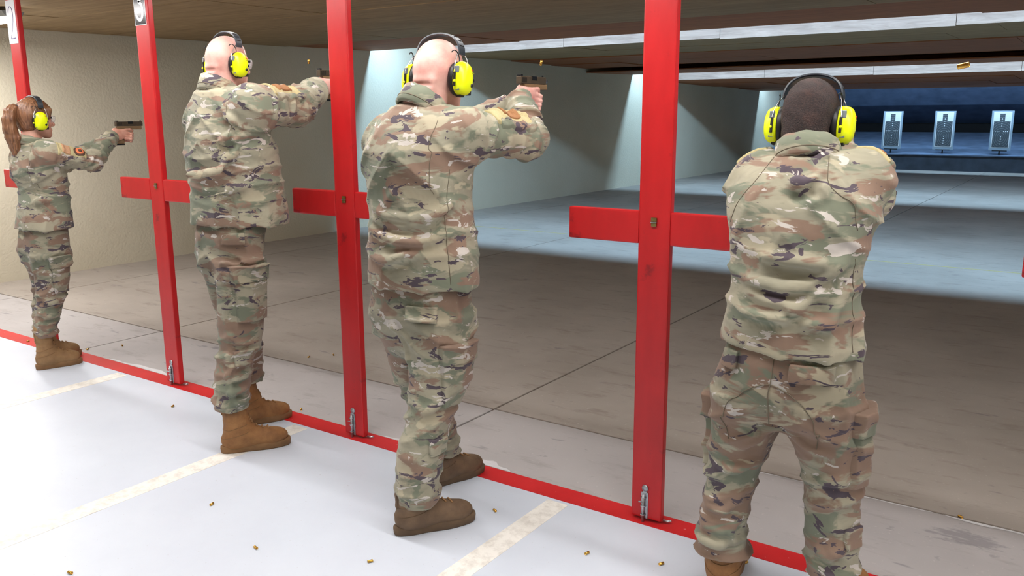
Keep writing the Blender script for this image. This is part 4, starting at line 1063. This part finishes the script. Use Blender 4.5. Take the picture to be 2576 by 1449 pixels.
def hair_pony(d):
    fd = Field(d['hc'] - np.array((0.16, 0.30, 0.34)), d['hc'] + np.array((0.16, 0.17, 0.17)), 0.0036); L, R, s = d['HL'], d['HR'], d['hs']
    fd.add(el(L(-0.010, 0, 0.031), np.array((0.1085, 0.0865, 0.1015)) * s, R), 0.02); fd.add(el(L(-0.046, 0, 0.004), np.array((0.070, 0.074, 0.074)) * s, R), 0.03)
    fd.add(el(L(-0.050, 0, -0.050), np.array((0.050, 0.060, 0.040)) * s, R), 0.02)
    for r in (-1, 1): fd.add(pc(L(0.060, 0.058 * r, 0.055), L(0.048, 0.070 * r, 0.010), 0.018 * s, 0.010 * s), 0.02)
    fd.sub(el(L(0.098, 0, -0.040), np.array((0.078, 0.088, 0.100)) * s, R), 0.012); fd.sub(bx(L(0.02, 0, -0.15), np.array((0.3, 0.3, 0.062)), R), 0.01)
    wv = wob(33, 40)
    fd.push(lambda x, y, z: 0.0022 * ridge(x * 70 + (z + y) * 14 + 0.5 * wv(x, y, z)))
    h = link_mesh('hair', fd.mesh('hair', d['base'], 1), 'hair_brown', d['e'], label='brown hair pulled back')
    pf = Field(d['hc'] - np.array((0.14, 0.34, 0.36)), d['hc'] + np.array((0.14, 0.05, 0.17)), 0.0036)
    ch = [(-0.098, 0.0, 0.052), (-0.128, 0.0, 0.060), (-0.152, 0.002, 0.036), (-0.162, 0.004, -0.010), (-0.160, 0.004, -0.070), (-0.152, 0.004, -0.130), (-0.140, 0.002, -0.180), (-0.128, 0.0, -0.220), (-0.118, 0.0, -0.250)]
    rr = [0.018, 0.024, 0.031, 0.036, 0.037, 0.034, 0.026, 0.017, 0.005]
    for i in range(len(ch) - 1): pf.add(pc(L(*ch[i]), L(*ch[i + 1]), rr[i] * s, rr[i + 1] * s), 0.015)
    for k, (dr, df, l) in enumerate(((0.024, 0.02, -0.20), (-0.022, -0.01, -0.21), (0.006, 0.028, -0.165), (0.012, -0.018, -0.235))):
        pf.add(pc(L(-0.158, dr * 0.5, -0.02), L(-0.150 + df, dr, -0.12), 0.020 * s, 0.018 * s), 0.010); pf.add(pc(L(-0.150 + df, dr, -0.12), L(-0.135 + df, dr * 0.9, l), 0.018 * s, 0.005 * s), 0.010)
    pf.push(lambda x, y, z: 0.0050 * (ridge(x * 42 + y * 34 + 0.9 * wv(x, y, z * 0.2)) - 0.3) + 0.002 * wob(35, 110)(x, y, z * 0.25))
    link_mesh('ponytail', pf.mesh('ponytail', d['base'], 1), 'hair_brown', h, label='wavy brown ponytail')
    MB().tube([tuple(np.array(L(-0.108 + 0.004 * math.cos(a), 0.021 * math.sin(a), 0.056 + 0.021 * math.cos(a))) - d['base']) for a in np.linspace(0, 2 * math.pi, 21)], 0.006, 8).build('hair_tie', 'hem_dark', h)
    MB().tube([tuple(np.array(L(0.0925, r, -0.0715)) - d['base']) for r in (-0.016, 0, 0.016)], 0.004, 6).build('lips', 'lip', d['e'])
# ---- pieces sewn on sleeves and trousers
def sleeve_pad(sh, elb, out, rnd_patch=False, t0=0.42):
    sh, elb = np.array(sh, float), np.array(elb, float); A = axes(elb - sh, out); L = np.linalg.norm(elb - sh); P = lambda t, o=0.06, c=0.0: sh + A[:, 0] * (t * L) + A[:, 1] * o + A[:, 2] * c
    r = [('velcro_pad', 'velcro_tan', bx(P(t0), (0.085, 0.05, 0.050), A), 0.0065), ('flag_patch', 'patch_tan' if rnd_patch else 'patch_brown', bx(P(t0 - (0.14 if rnd_patch else 0.02)), (0.024 if rnd_patch else 0.040, 0.05, 0.034 if rnd_patch else 0.026), A), 0.0120)]
    if rnd_patch:
        r += [('round_patch', 'patch_rim', el(P(t0 + 0.17), (0.034, 0.09, 0.034), A), 0.0120), ('patch_ring', 'patch_orange', el(P(t0 + 0.17), (0.024, 0.09, 0.024), A), 0.0165), ('patch_centre', 'patch_rim', el(P(t0 + 0.17), (0.012, 0.09, 0.012), A), 0.0205)]
    r += [('pocket_flap', None, bx(P(t0 + 0.04, 0.03, 0.050), (0.080, 0.06, 0.012), A), 0.010)]
    return r
ZX = np.array([[0, 1, 0], [0, 0, 1], [1, 0, 0]], float)      # columns: along z, outwards x, across y
def cargo(x, y, z, yaw=0.0, h=0.085, w=0.075):
    R = Rz(yaw) @ ZX; c = np.array((x, y, z))
    return [('cargo_pocket', None, bx(c - (0, 0, 0.05), (h, 0.07, w), R), 0.016), ('pocket_flap', None, bx(c + (0, 0, h * 0.72), (0.036, 0.07, w + 0.010), R), 0.024)]
def flap(x, y, z, yaw, w=0.055, h=0.026, t=0.012):
    return [('pocket_flap', None, bx((x, y, z), (h, 0.06, w), Rz(yaw) @ ZX), t)]

# ---- the woman in the far lane
shooter(dict(base=(-3.95, -0.14), label='woman with brown ponytail in camouflage uniform aiming a pistol, at the far left', camo='camo_a', seed=11, skin='skin_warm',
    head=(-3.95, -0.095, 1.503), head_rot=(0.0, -0.03, 0.0), head_scale=0.94, neck=(-3.95, -0.135, 1.350), neck_r=0.050, fem=True,
    gun=(-3.93, 0.450, 1.462), gun_rot=(0.0, 0.0, 0.0), hand=0.92, arm=0.85, gun_label='tan pistol in the hands of the woman with the ponytail',
    muff_label='yellow ear muffs on the woman with the ponytail', glasses='clear safety glasses worn by the woman with the ponytail', muff_half=0.084,
    shR=(-3.795, -0.12, 1.300), elR=(-3.765, 0.125, 1.245), shL=(-4.105, -0.10, 1.300), elL=(-4.105, 0.150, 1.230), sleeve=(0.068, 0.060, 0.046),
    torso=[(0.845, -3.95, -0.11, 0.185, 0.150), (0.927, -3.95, -0.103, 0.178, 0.142), (1.00, -3.95, -0.095, 0.168, 0.130), (1.084, -3.95, -0.088, 0.162, 0.118), (1.169, -3.95, -0.105, 0.172, 0.136), (1.217, -3.95, -0.115, 0.172, 0.130), (1.29, -3.95, -0.125, 0.160, 0.098), (1.345, -3.95, -0.13, 0.105, 0.070)],
    waist=1.06, collar_r=0.068, collar_h=0.040,
    hips=[(0.60, -3.95, -0.13, 0.120, 0.070), (0.66, -3.95, -0.13, 0.160, 0.115), (0.72, -3.95, -0.132, 0.172, 0.134), (0.79, -3.95, -0.125, 0.162, 0.126), (0.86, -3.95, -0.115, 0.150, 0.115), (0.92, -3.95, -0.11, 0.140, 0.10)],
    legs=[[(0.195, -3.855, -0.228, 0.062, 0.062), (0.283, -3.850, -0.221, 0.064, 0.066), (0.36, -3.845, -0.200, 0.070, 0.074), (0.427, -3.84, -0.176, 0.078, 0.082), (0.478, -3.84, -0.168, 0.080, 0.084), (0.578, -3.845, -0.158, 0.084, 0.092), (0.70, -3.86, -0.150, 0.088, 0.120)],
          [(0.20, -4.045, -0.13, 0.062, 0.062), (0.334, -4.045, -0.115, 0.070, 0.074), (0.45, -4.05, -0.085, 0.078, 0.082), (0.578, -4.045, -0.085, 0.084, 0.092), (0.70, -4.04, -0.11, 0.088, 0.120)]],
    creases=[[(-3.8, -0.304, 1.118), (-3.8, -0.242, 1.125), (-3.8, -0.156, 1.177), (-3.8, -0.083, 1.208)], [(-3.8, -0.264, 1.229), (-3.8, -0.203, 1.272), (-3.8, -0.165, 1.305)], [(-3.8, -0.299, 1.025), (-3.8, -0.218, 1.042), (-3.8, -0.127, 1.022)], [(-3.8, -0.224, 1.285), (-3.8, -0.187, 1.214), (-3.8, -0.182, 1.156)]],
    leg_creases=[[(-3.78, -0.308, 0.293), (-3.78, -0.26, 0.246), (-3.78, -0.187, 0.255)], [(-3.78, -0.305, 0.365), (-3.78, -0.25, 0.33), (-3.78, -0.166, 0.338)], [(-3.78, -0.283, 0.458), (-3.78, -0.229, 0.412), (-3.78, -0.133, 0.419)], [(-3.78, -0.265, 0.719), (-3.78, -0.25, 0.645), (-3.78, -0.269, 0.576)]],
    knee=0.42, crotch=0.66,
    boots=[((-3.873, -0.292), (-3.808, -0.050), 'boot_coyote', 'sole_tan', 0.25), ((-4.045, -0.200), (-3.990, 0.045), 'boot_coyote', 'sole_tan', 0.25)],
    jacket_patches=sleeve_pad((-3.795, -0.12, 1.300), (-3.765, 0.125, 1.245), (0.75, 0, 0.66), True, 0.44),
    jacket_seams=[[(-3.84, -0.20, 1.36), (-3.83, -0.24, 1.28), (-3.83, -0.24, 1.18), (-3.82, -0.18, 1.10)]],
    trouser_patches=cargo(-3.77, -0.13, 0.60, 0.0, 0.080, 0.060),
    extra=hair_pony))

# ---- the bald man behind post 4
shooter(dict(base=(-1.90, -0.27), label='bald man in camouflage uniform seen in profile, aiming, second shooter from the left', camo='camo_b', seed=21, skin='skin_fair', nape=1,
    head=(-1.90, -0.250, 1.745), head_rot=(0.0, -0.04, 0.0), head_scale=0.925, neck=(-1.90, -0.315, 1.605), neck_r=0.064,
    gun=(-1.88, 0.325, 1.715), gun_rot=(0.0, 0.0, 0.0), hand=1.05, gun_label='pistol half hidden by the red post, held by the bald man in profile', slide_back=0.015,
    muff_label='yellow ear muffs on the bald man in profile', glasses='clear safety glasses worn by the bald man in profile',
    shR=(-1.700, -0.300, 1.553), elR=(-1.715, -0.035, 1.550), shL=(-2.055, -0.265, 1.510), elL=(-2.050, -0.010, 1.530), sleeve=(0.092, 0.083, 0.060),
    torso=[(1.030, -1.90, -0.240, 0.228, 0.196), (1.104, -1.90, -0.239, 0.226, 0.190), (1.177, -1.90, -0.242, 0.222, 0.178), (1.259, -1.90, -0.254, 0.222, 0.178), (1.34, -1.90, -0.268, 0.225, 0.174), (1.429, -1.89, -0.290, 0.212, 0.150), (1.516, -1.885, -0.300, 0.185, 0.122), (1.568, -1.89, -0.305, 0.150, 0.098), (1.60, -1.90, -0.310, 0.110, 0.078)],
    waist=1.25, collar_r=0.078,
    hips=[(0.76, -1.89, -0.325, 0.120, 0.070), (0.83, -1.89, -0.325, 0.165, 0.105), (0.894, -1.89, -0.322, 0.180, 0.116), (0.986, -1.89, -0.310, 0.182, 0.122), (1.04, -1.89, -0.290, 0.176, 0.122), (1.10, -1.89, -0.28, 0.165, 0.115)],
    legs=[[(0.205, -1.800, -0.440, 0.074, 0.076), (0.337, -1.795, -0.427, 0.078, 0.080), (0.445, -1.790, -0.405, 0.084, 0.086), (0.493, -1.785, -0.380, 0.088, 0.092), (0.619, -1.785, -0.362, 0.094, 0.106), (0.765, -1.790, -0.345, 0.098, 0.116), (0.88, -1.800, -0.330, 0.100, 0.118)],
          [(0.22, -2.030, -0.165, 0.074, 0.076), (0.337, -2.025, -0.175, 0.078, 0.082), (0.493, -2.015, -0.195, 0.088, 0.092), (0.619, -2.005, -0.215, 0.094, 0.104), (0.765, -1.995, -0.250, 0.098, 0.112), (0.88, -1.99, -0.29, 0.100, 0.112)]],
    creases=[[(-1.7, -0.638, 1.28), (-1.7, -0.588, 1.277), (-1.7, -0.505, 1.312), (-1.7, -0.411, 1.371), (-1.7, -0.351, 1.427), (-1.7, -0.289, 1.467)], [(-1.7, -0.636, 1.261), (-1.7, -0.577, 1.26), (-1.7, -0.473, 1.295), (-1.7, -0.385, 1.341)], [(-1.7, -0.595, 1.406), (-1.7, -0.463, 1.412), (-1.7, -0.35, 1.444)], [(-1.7, -0.595, 1.18), (-1.7, -0.477, 1.204), (-1.7, -0.375, 1.214)], [(-1.7, -0.528, 1.516), (-1.7, -0.455, 1.467), (-1.7, -0.419, 1.417)]],
    leg_creases=[[(-1.7, -0.566, 0.407), (-1.7, -0.487, 0.359), (-1.7, -0.401, 0.363)], [(-1.7, -0.575, 0.346), (-1.7, -0.493, 0.296), (-1.7, -0.417, 0.302)], [(-1.7, -0.571, 0.3), (-1.7, -0.496, 0.256), (-1.7, -0.432, 0.26)], [(-1.7, -0.531, 0.576), (-1.7, -0.453, 0.523), (-1.7, -0.345, 0.516)], [(-1.7, -0.569, 0.487), (-1.7, -0.502, 0.435), (-1.7, -0.386, 0.424)], [(-1.7, -0.579, 0.93), (-1.7, -0.537, 0.856), (-1.7, -0.533, 0.786)]],
    knee=0.47, crotch=0.86,
    boots=[((-1.833, -0.480), (-1.678, -0.225), 'boot_tan', 'sole_tan', 0.27), ((-2.060, -0.225), (-1.955, 0.025), 'boot_tan', 'sole_tan', 0.27)],
    jacket_patches=sleeve_pad((-1.700, -0.300, 1.553), (-1.715, -0.035, 1.550), (0.45, 0.1, 0.9), False, 0.55),
    jacket_seams=[[(-1.74, -0.40, 1.56), (-1.72, -0.44, 1.50), (-1.70, -0.44, 1.43)]],
    trouser_patches=cargo(-1.69, -0.36, 0.765, -0.05, 0.095, 0.078) + flap(-1.72, -0.44, 0.985, -0.75) + flap(-1.71, -0.42, 0.46, -0.3, 0.045, 0.034),
    extra=none))

# ---- the bald man in the middle
shooter(dict(base=(-0.69, -0.36), label='bald man in camouflage uniform seen from behind, aiming with raised right arm, in the middle', camo='camo_c', seed=31, skin='skin_fair', nape=1,
    head=(-0.662, -0.285, 1.652), head_rot=(-0.05, -0.10, 0.0), head_scale=1.03, neck=(-0.680, -0.375, 1.520), neck_r=0.066,
    gun=(-0.610, 0.210, 1.645), gun_rot=(0.0, 0.0, 0.0), hand=1.05, gun_label='tan pistol held by the bald man in the middle', slide_back=0.018,
    muff_label='yellow ear muffs on the bald man in the middle', glasses='clear safety glasses worn by the bald man in the middle',
    shR=(-0.500, -0.355, 1.450), elR=(-0.425, -0.075, 1.425), shL=(-0.872, -0.340, 1.425), elL=(-0.850, -0.075, 1.415), sleeve=(0.082, 0.076, 0.052),
    torso=[(0.90, -0.690, -0.375, 0.225, 0.165), (1.036, -0.690, -0.375, 0.222, 0.160), (1.125, -0.690, -0.372, 0.206, 0.150), (1.183, -0.692, -0.375, 0.202, 0.148), (1.241, -0.695, -0.378, 0.205, 0.150), (1.313, -0.698, -0.382, 0.214, 0.150), (1.385, -0.698, -0.385, 0.216, 0.148), (1.442, -0.690, -0.382, 0.192, 0.130), (1.498, -0.682, -0.375, 0.150, 0.106), (1.535, -0.685, -0.372, 0.110, 0.080)],
    waist=1.10, collar_r=0.086,
    hips=[(0.62, -0.700, -0.375, 0.130, 0.080), (0.70, -0.700, -0.382, 0.180, 0.128), (0.79, -0.700, -0.385, 0.204, 0.152), (0.867, -0.697, -0.382, 0.195, 0.148), (0.91, -0.695, -0.38, 0.190, 0.140), (0.98, -0.695, -0.38, 0.175, 0.13)],
    legs=[[(0.105, -0.606, -0.540, 0.072, 0.076), (0.209, -0.604, -0.532, 0.078, 0.082), (0.356, -0.600, -0.500, 0.083, 0.085), (0.458, -0.596, -0.458, 0.090, 0.092), (0.566, -0.588, -0.425, 0.108, 0.110), (0.682, -0.588, -0.412, 0.114, 0.128), (0.80, -0.595, -0.400, 0.115, 0.142)],
          [(0.13, -0.790, -0.165, 0.074, 0.078), (0.253, -0.795, -0.190, 0.078, 0.084), (0.365, -0.803, -0.225, 0.084, 0.090), (0.506, -0.810, -0.275, 0.100, 0.105), (0.68, -0.802, -0.325, 0.112, 0.126), (0.80, -0.795, -0.355, 0.115, 0.142)]],
    creases=[[(-0.798, -0.5, 1.192), (-0.718, -0.5, 1.164), (-0.61, -0.5, 1.157), (-0.502, -0.5, 1.183), (-0.409, -0.5, 1.219)], [(-0.802, -0.5, 1.148), (-0.743, -0.5, 1.128), (-0.654, -0.5, 1.119), (-0.569, -0.5, 1.14), (-0.444, -0.5, 1.184)], [(-0.815, -0.5, 1.117), (-0.767, -0.5, 1.09), (-0.675, -0.5, 1.073), (-0.591, -0.5, 1.074), (-0.428, -0.5, 1.119)], [(-0.818, -0.5, 1.015), (-0.702, -0.5, 1.008), (-0.589, -0.5, 1.028)]],
    leg_creases=[[(-0.697, -0.52, 0.214), (-0.62, -0.52, 0.178), (-0.544, -0.52, 0.158)], [(-0.711, -0.52, 0.258), (-0.658, -0.52, 0.208), (-0.572, -0.52, 0.167)], [(-0.721, -0.52, 0.12), (-0.642, -0.52, 0.109), (-0.545, -0.52, 0.143)], [(-0.647, -0.52, 0.489), (-0.572, -0.52, 0.474), (-0.479, -0.52, 0.5)], [(-0.722, -0.52, 0.792), (-0.677, -0.52, 0.71), (-0.642, -0.52, 0.626)]],
    knee=0.45, crotch=0.72,
    boots=[((-0.650, -0.612), (-0.495, -0.350), 'boot_brown', 'sole_brown', 0.15), ((-0.812, -0.235), (-0.735, 0.030), 'boot_brown', 'sole_brown', 0.16)],
    jacket_patches=sleeve_pad((-0.500, -0.355, 1.450), (-0.425, -0.075, 1.425), (0.35, 0.05, 0.93), False, 0.60),
    jacket_seams=[[(-0.54, -0.48, 1.52), (-0.53, -0.53, 1.42), (-0.525, -0.54, 1.30), (-0.53, -0.50, 1.24)], [(-0.49, -0.45, 1.33), (-0.50, -0.47, 1.15), (-0.48, -0.47, 0.93)]],
    trouser_patches=cargo(-0.485, -0.43, 0.620, -0.15, 0.085, 0.075) + flap(-0.575, -0.53, 0.825, -1.05, 0.060, 0.026) + flap(-0.530, -0.51, 0.345, -0.45, 0.040, 0.030, 0.014),
    extra=none))

# ---- the dark-haired man at the right
def seat_seam(d):
    P = []
    for i in range(33):
        a = math.radians(-118 + 236 * i / 32); P.append((0.625 + 0.150 * math.sin(a) * (1 if True else 1), -0.42, 0.640 + 0.115 * math.cos(a) - 0.03 * abs(math.sin(a))))
    surf_line(d['tf'], P, d['base'], [c for c in d['e'].children if c.name.startswith('trousers')][0], 'seam', 'thread', 0.0014)
    surf_line(d['tf'], [(0.628, -0.45, 0.84), (0.626, -0.45, 0.72), (0.625, -0.40, 0.63)], d['base'], [c for c in d['e'].children if c.name.startswith('trousers')][0], 'seam', 'thread', 0.0016)
    hair_short(d)
shooter(dict(base=(0.63, -0.25), label='dark-haired man in camouflage uniform seen from behind, feet apart, at the right', camo='camo_d', seed=41, skin='skin_deep',
    head=(0.614, -0.120, 1.490), head_rot=(-0.02, -0.18, 0.0), head_scale=0.96, muff_half=0.076, neck=(0.632, -0.185, 1.372), neck_r=0.066,
    gun=(0.572, 0.360, 1.482), gun_rot=(0.0, 0.0, 0.0), hand=1.0, gun_label='pistol held out by the dark-haired man, hidden behind his head',
    muff_label='yellow ear muffs on the dark-haired man',
    shR=(0.775, -0.165, 1.325), elR=(0.750, 0.090, 1.255), shL=(0.485, -0.160, 1.318), elL=(0.475, 0.090, 1.255), sleeve=(0.074, 0.068, 0.052),
    torso=[(0.835, 0.637, -0.250, 0.208, 0.152), (0.919, 0.632, -0.250, 0.196, 0.146), (0.991, 0.632, -0.250, 0.184, 0.138), (1.05, 0.630, -0.246, 0.182, 0.134), (1.133, 0.632, -0.240, 0.188, 0.138), (1.203, 0.628, -0.230, 0.210, 0.140), (1.249, 0.626, -0.222, 0.216, 0.138), (1.295, 0.624, -0.212, 0.212, 0.128), (1.345, 0.626, -0.200, 0.178, 0.108), (1.39, 0.628, -0.190, 0.125, 0.085)],
    waist=1.00, collar_r=0.086, collar_h=0.050,
    hips=[(0.625, 0.628, -0.255, 0.205, 0.140), (0.66, 0.627, -0.255, 0.218, 0.150), (0.721, 0.627, -0.255, 0.216, 0.155), (0.797, 0.633, -0.255, 0.198, 0.146), (0.845, 0.633, -0.25, 0.188, 0.136), (0.91, 0.633, -0.25, 0.17, 0.125)],
    legs=[[(0.135, 0.800, -0.240, 0.078, 0.084), (0.219, 0.792, -0.238, 0.076, 0.084), (0.297, 0.788, -0.236, 0.073, 0.082), (0.373, 0.784, -0.236, 0.075, 0.084), (0.448, 0.779, -0.238, 0.083, 0.092), (0.521, 0.765, -0.242, 0.098, 0.106), (0.591, 0.746, -0.248, 0.112, 0.122), (0.68, 0.735, -0.252, 0.115, 0.138)],
          [(0.135, 0.470, -0.282, 0.080, 0.086), (0.215, 0.462, -0.280, 0.076, 0.084), (0.301, 0.472, -0.276, 0.074, 0.084), (0.385, 0.483, -0.270, 0.078, 0.090), (0.468, 0.494, -0.268, 0.090, 0.100), (0.551, 0.512, -0.264, 0.105, 0.116), (0.68, 0.525, -0.258, 0.114, 0.136)]],
    creases=[[(0.497, -0.4, 1.057), (0.602, -0.4, 1.037), (0.719, -0.4, 1.05), (0.805, -0.4, 1.089), (0.844, -0.4, 1.127)], [(0.501, -0.4, 0.944), (0.638, -0.4, 0.951), (0.701, -0.4, 0.971)], [(0.703, -0.4, 0.942), (0.781, -0.4, 0.952), (0.832, -0.4, 1.011)], [(0.509, -0.4, 1.009), (0.603, -0.4, 0.991), (0.681, -0.4, 0.989), (0.764, -0.4, 1.016)], [(0.562, -0.4, 1.113), (0.663, -0.4, 1.102), (0.767, -0.4, 1.126)], [(0.716, -0.4, 1.425), (0.689, -0.4, 1.372), (0.658, -0.4, 1.35)], [(0.748, -0.4, 1.405), (0.737, -0.4, 1.342), (0.715, -0.4, 1.288)], [(0.584, -0.4, 1.412), (0.614, -0.4, 1.37), (0.648, -0.4, 1.35)]],
    leg_creases=[[(0.427, -0.36, 0.311), (0.492, -0.36, 0.302), (0.564, -0.36, 0.361)], [(0.423, -0.36, 0.243), (0.495, -0.36, 0.23), (0.575, -0.36, 0.273)], [(0.418, -0.36, 0.2), (0.484, -0.36, 0.186), (0.571, -0.36, 0.23)], [(0.459, -0.36, 0.452), (0.523, -0.36, 0.448), (0.588, -0.36, 0.489)], [(0.75, -0.36, 0.235), (0.808, -0.36, 0.222), (0.881, -0.36, 0.276)], [(0.747, -0.36, 0.466), (0.803, -0.36, 0.456), (0.866, -0.36, 0.491)], [(0.664, -0.36, 0.606), (0.614, -0.36, 0.564), (0.543, -0.36, 0.536)], [(0.676, -0.36, 0.603), (0.729, -0.36, 0.566), (0.796, -0.36, 0.557)]],
    knee=0.42, crotch=0.58,
    boots=[((0.478, -0.345), (0.435, -0.055), 'boot_tan', 'sole_tan', 0.24), ((0.798, -0.305), (0.835, -0.015), 'boot_tan', 'sole_tan', 0.24)],
    jacket_patches=sleeve_pad((0.775, -0.165, 1.325), (0.750, 0.090, 1.255), (0.35, -0.35, 0.92), False, 0.22) + sleeve_pad((0.485, -0.160, 1.318), (0.475, 0.090, 1.255), (-0.35, -0.35, 0.92), False, 0.22),
    jacket_seams=[[(0.72, -0.28, 1.40), (0.76, -0.34, 1.34), (0.80, -0.34, 1.27), (0.82, -0.32, 1.20)], [(0.55, -0.28, 1.40), (0.51, -0.34, 1.34), (0.47, -0.34, 1.27), (0.45, -0.32, 1.20)], [(0.81, -0.30, 1.12), (0.805, -0.30, 1.0), (0.82, -0.32, 0.86)]],
    trouser_patches=cargo(0.865, -0.24, 0.585, 0.10, 0.085, 0.070) + flap(0.735, -0.40, 0.795, -1.45, 0.060, 0.026) + flap(0.485, -0.385, 0.800, -1.75, 0.030, 0.026) + flap(0.85, -0.27, 0.29, -0.5, 0.035, 0.032, 0.012) + cargo(0.405, -0.24, 0.56, 3.04, 0.085, 0.070),
    extra=seat_seam))
# ------------------------------------------------------------------ spent cartridge cases
def case_mesh():
    k = MB().lathe([(0.0002, 0.0), (0.0045, 0.0), (0.0049, 0.0006), (0.0049, 0.0012), (0.0042, 0.0018), (0.0049, 0.0028), (0.0048, 0.0188), (0.0041, 0.0188), (0.0040, 0.004), (0.0002, 0.004)], n=14)
    me = k.mesh('cartridge_case'); me.materials.append(MAT['brass']); return me
CM = case_mesh()
def case(x, y, yaw, label, z=None, rot=None):
    o = instance('cartridge_case', CM, None, (x, y, 0.0050 if z is None else z), rot or (math.pi / 2, 0, yaw))
    tag(o, label, 'cartridge case', 'spent brass cases'); return o
case(-1.387, -1.434, 1.75, 'spent brass case on the pale floor at the bottom left corner')
case(-1.424, -0.831, 0.3, 'dull coppery spent case on the pale floor, left of the white stripe')
case(-1.005, -0.967, 1.4, 'spent brass case lying sideways near the bottom, left of the bald shooter')
case(-0.587, -0.799, -0.5, 'spent brass case pointing away, below the heel of the middle bald shooter')
case(-2.591, -0.221, 0.5, 'spent brass case beside the red line near post 3')
case(-0.468, -0.250, 1.1, 'spent brass case in front of the brown boot of the middle bald shooter')
case(0.002, -0.330, -0.2, 'spent brass case right of the white stripe, before the middle red post')
case(0.250, -0.250, -0.45, 'spent brass case left of the dark-haired shooter, near the picture bottom')
case(0.485, -0.081, -0.35, 'spent brass case between the boots of the dark-haired shooter')
case(1.033, 0.705, 0.95, 'bright spent case lying in the floor joint at the right')
case(-4.60, 0.02, 0.2, 'spent brass case on the red line behind the boot of the woman')
case(-3.963, 0.314, 1.2, 'spent brass case on bare concrete left of post 3')
case(-4.064, 0.139, 0.4, 'spent brass case just past the red line by the toe of the woman')
case(-1.987, 0.125, 0.9, 'spent brass case past the red line by the toe of the back bald shooter')
case(-2.70, 0.83, 0.2, 'spent brass case farther out on the concrete, left of a pair')
case(-2.61, 0.95, 0.9, 'spent brass case farther out on the concrete, right of a pair')
case(-1.75, 0.081, 0, 'spent case flying through the air above the back bald shooter\'s hands', 1.75, (0.35, 0.35, 0.2))
case(-0.416, 0.0, 0, 'spent case flying through the air above the middle bald shooter\'s pistol', 1.692, (0.3, 0.45, 0.0))
case(1.108, -0.999, 0, 'spent case flying through the air at the upper right, close by', 1.592, (0.4, 1.35, 0.3))
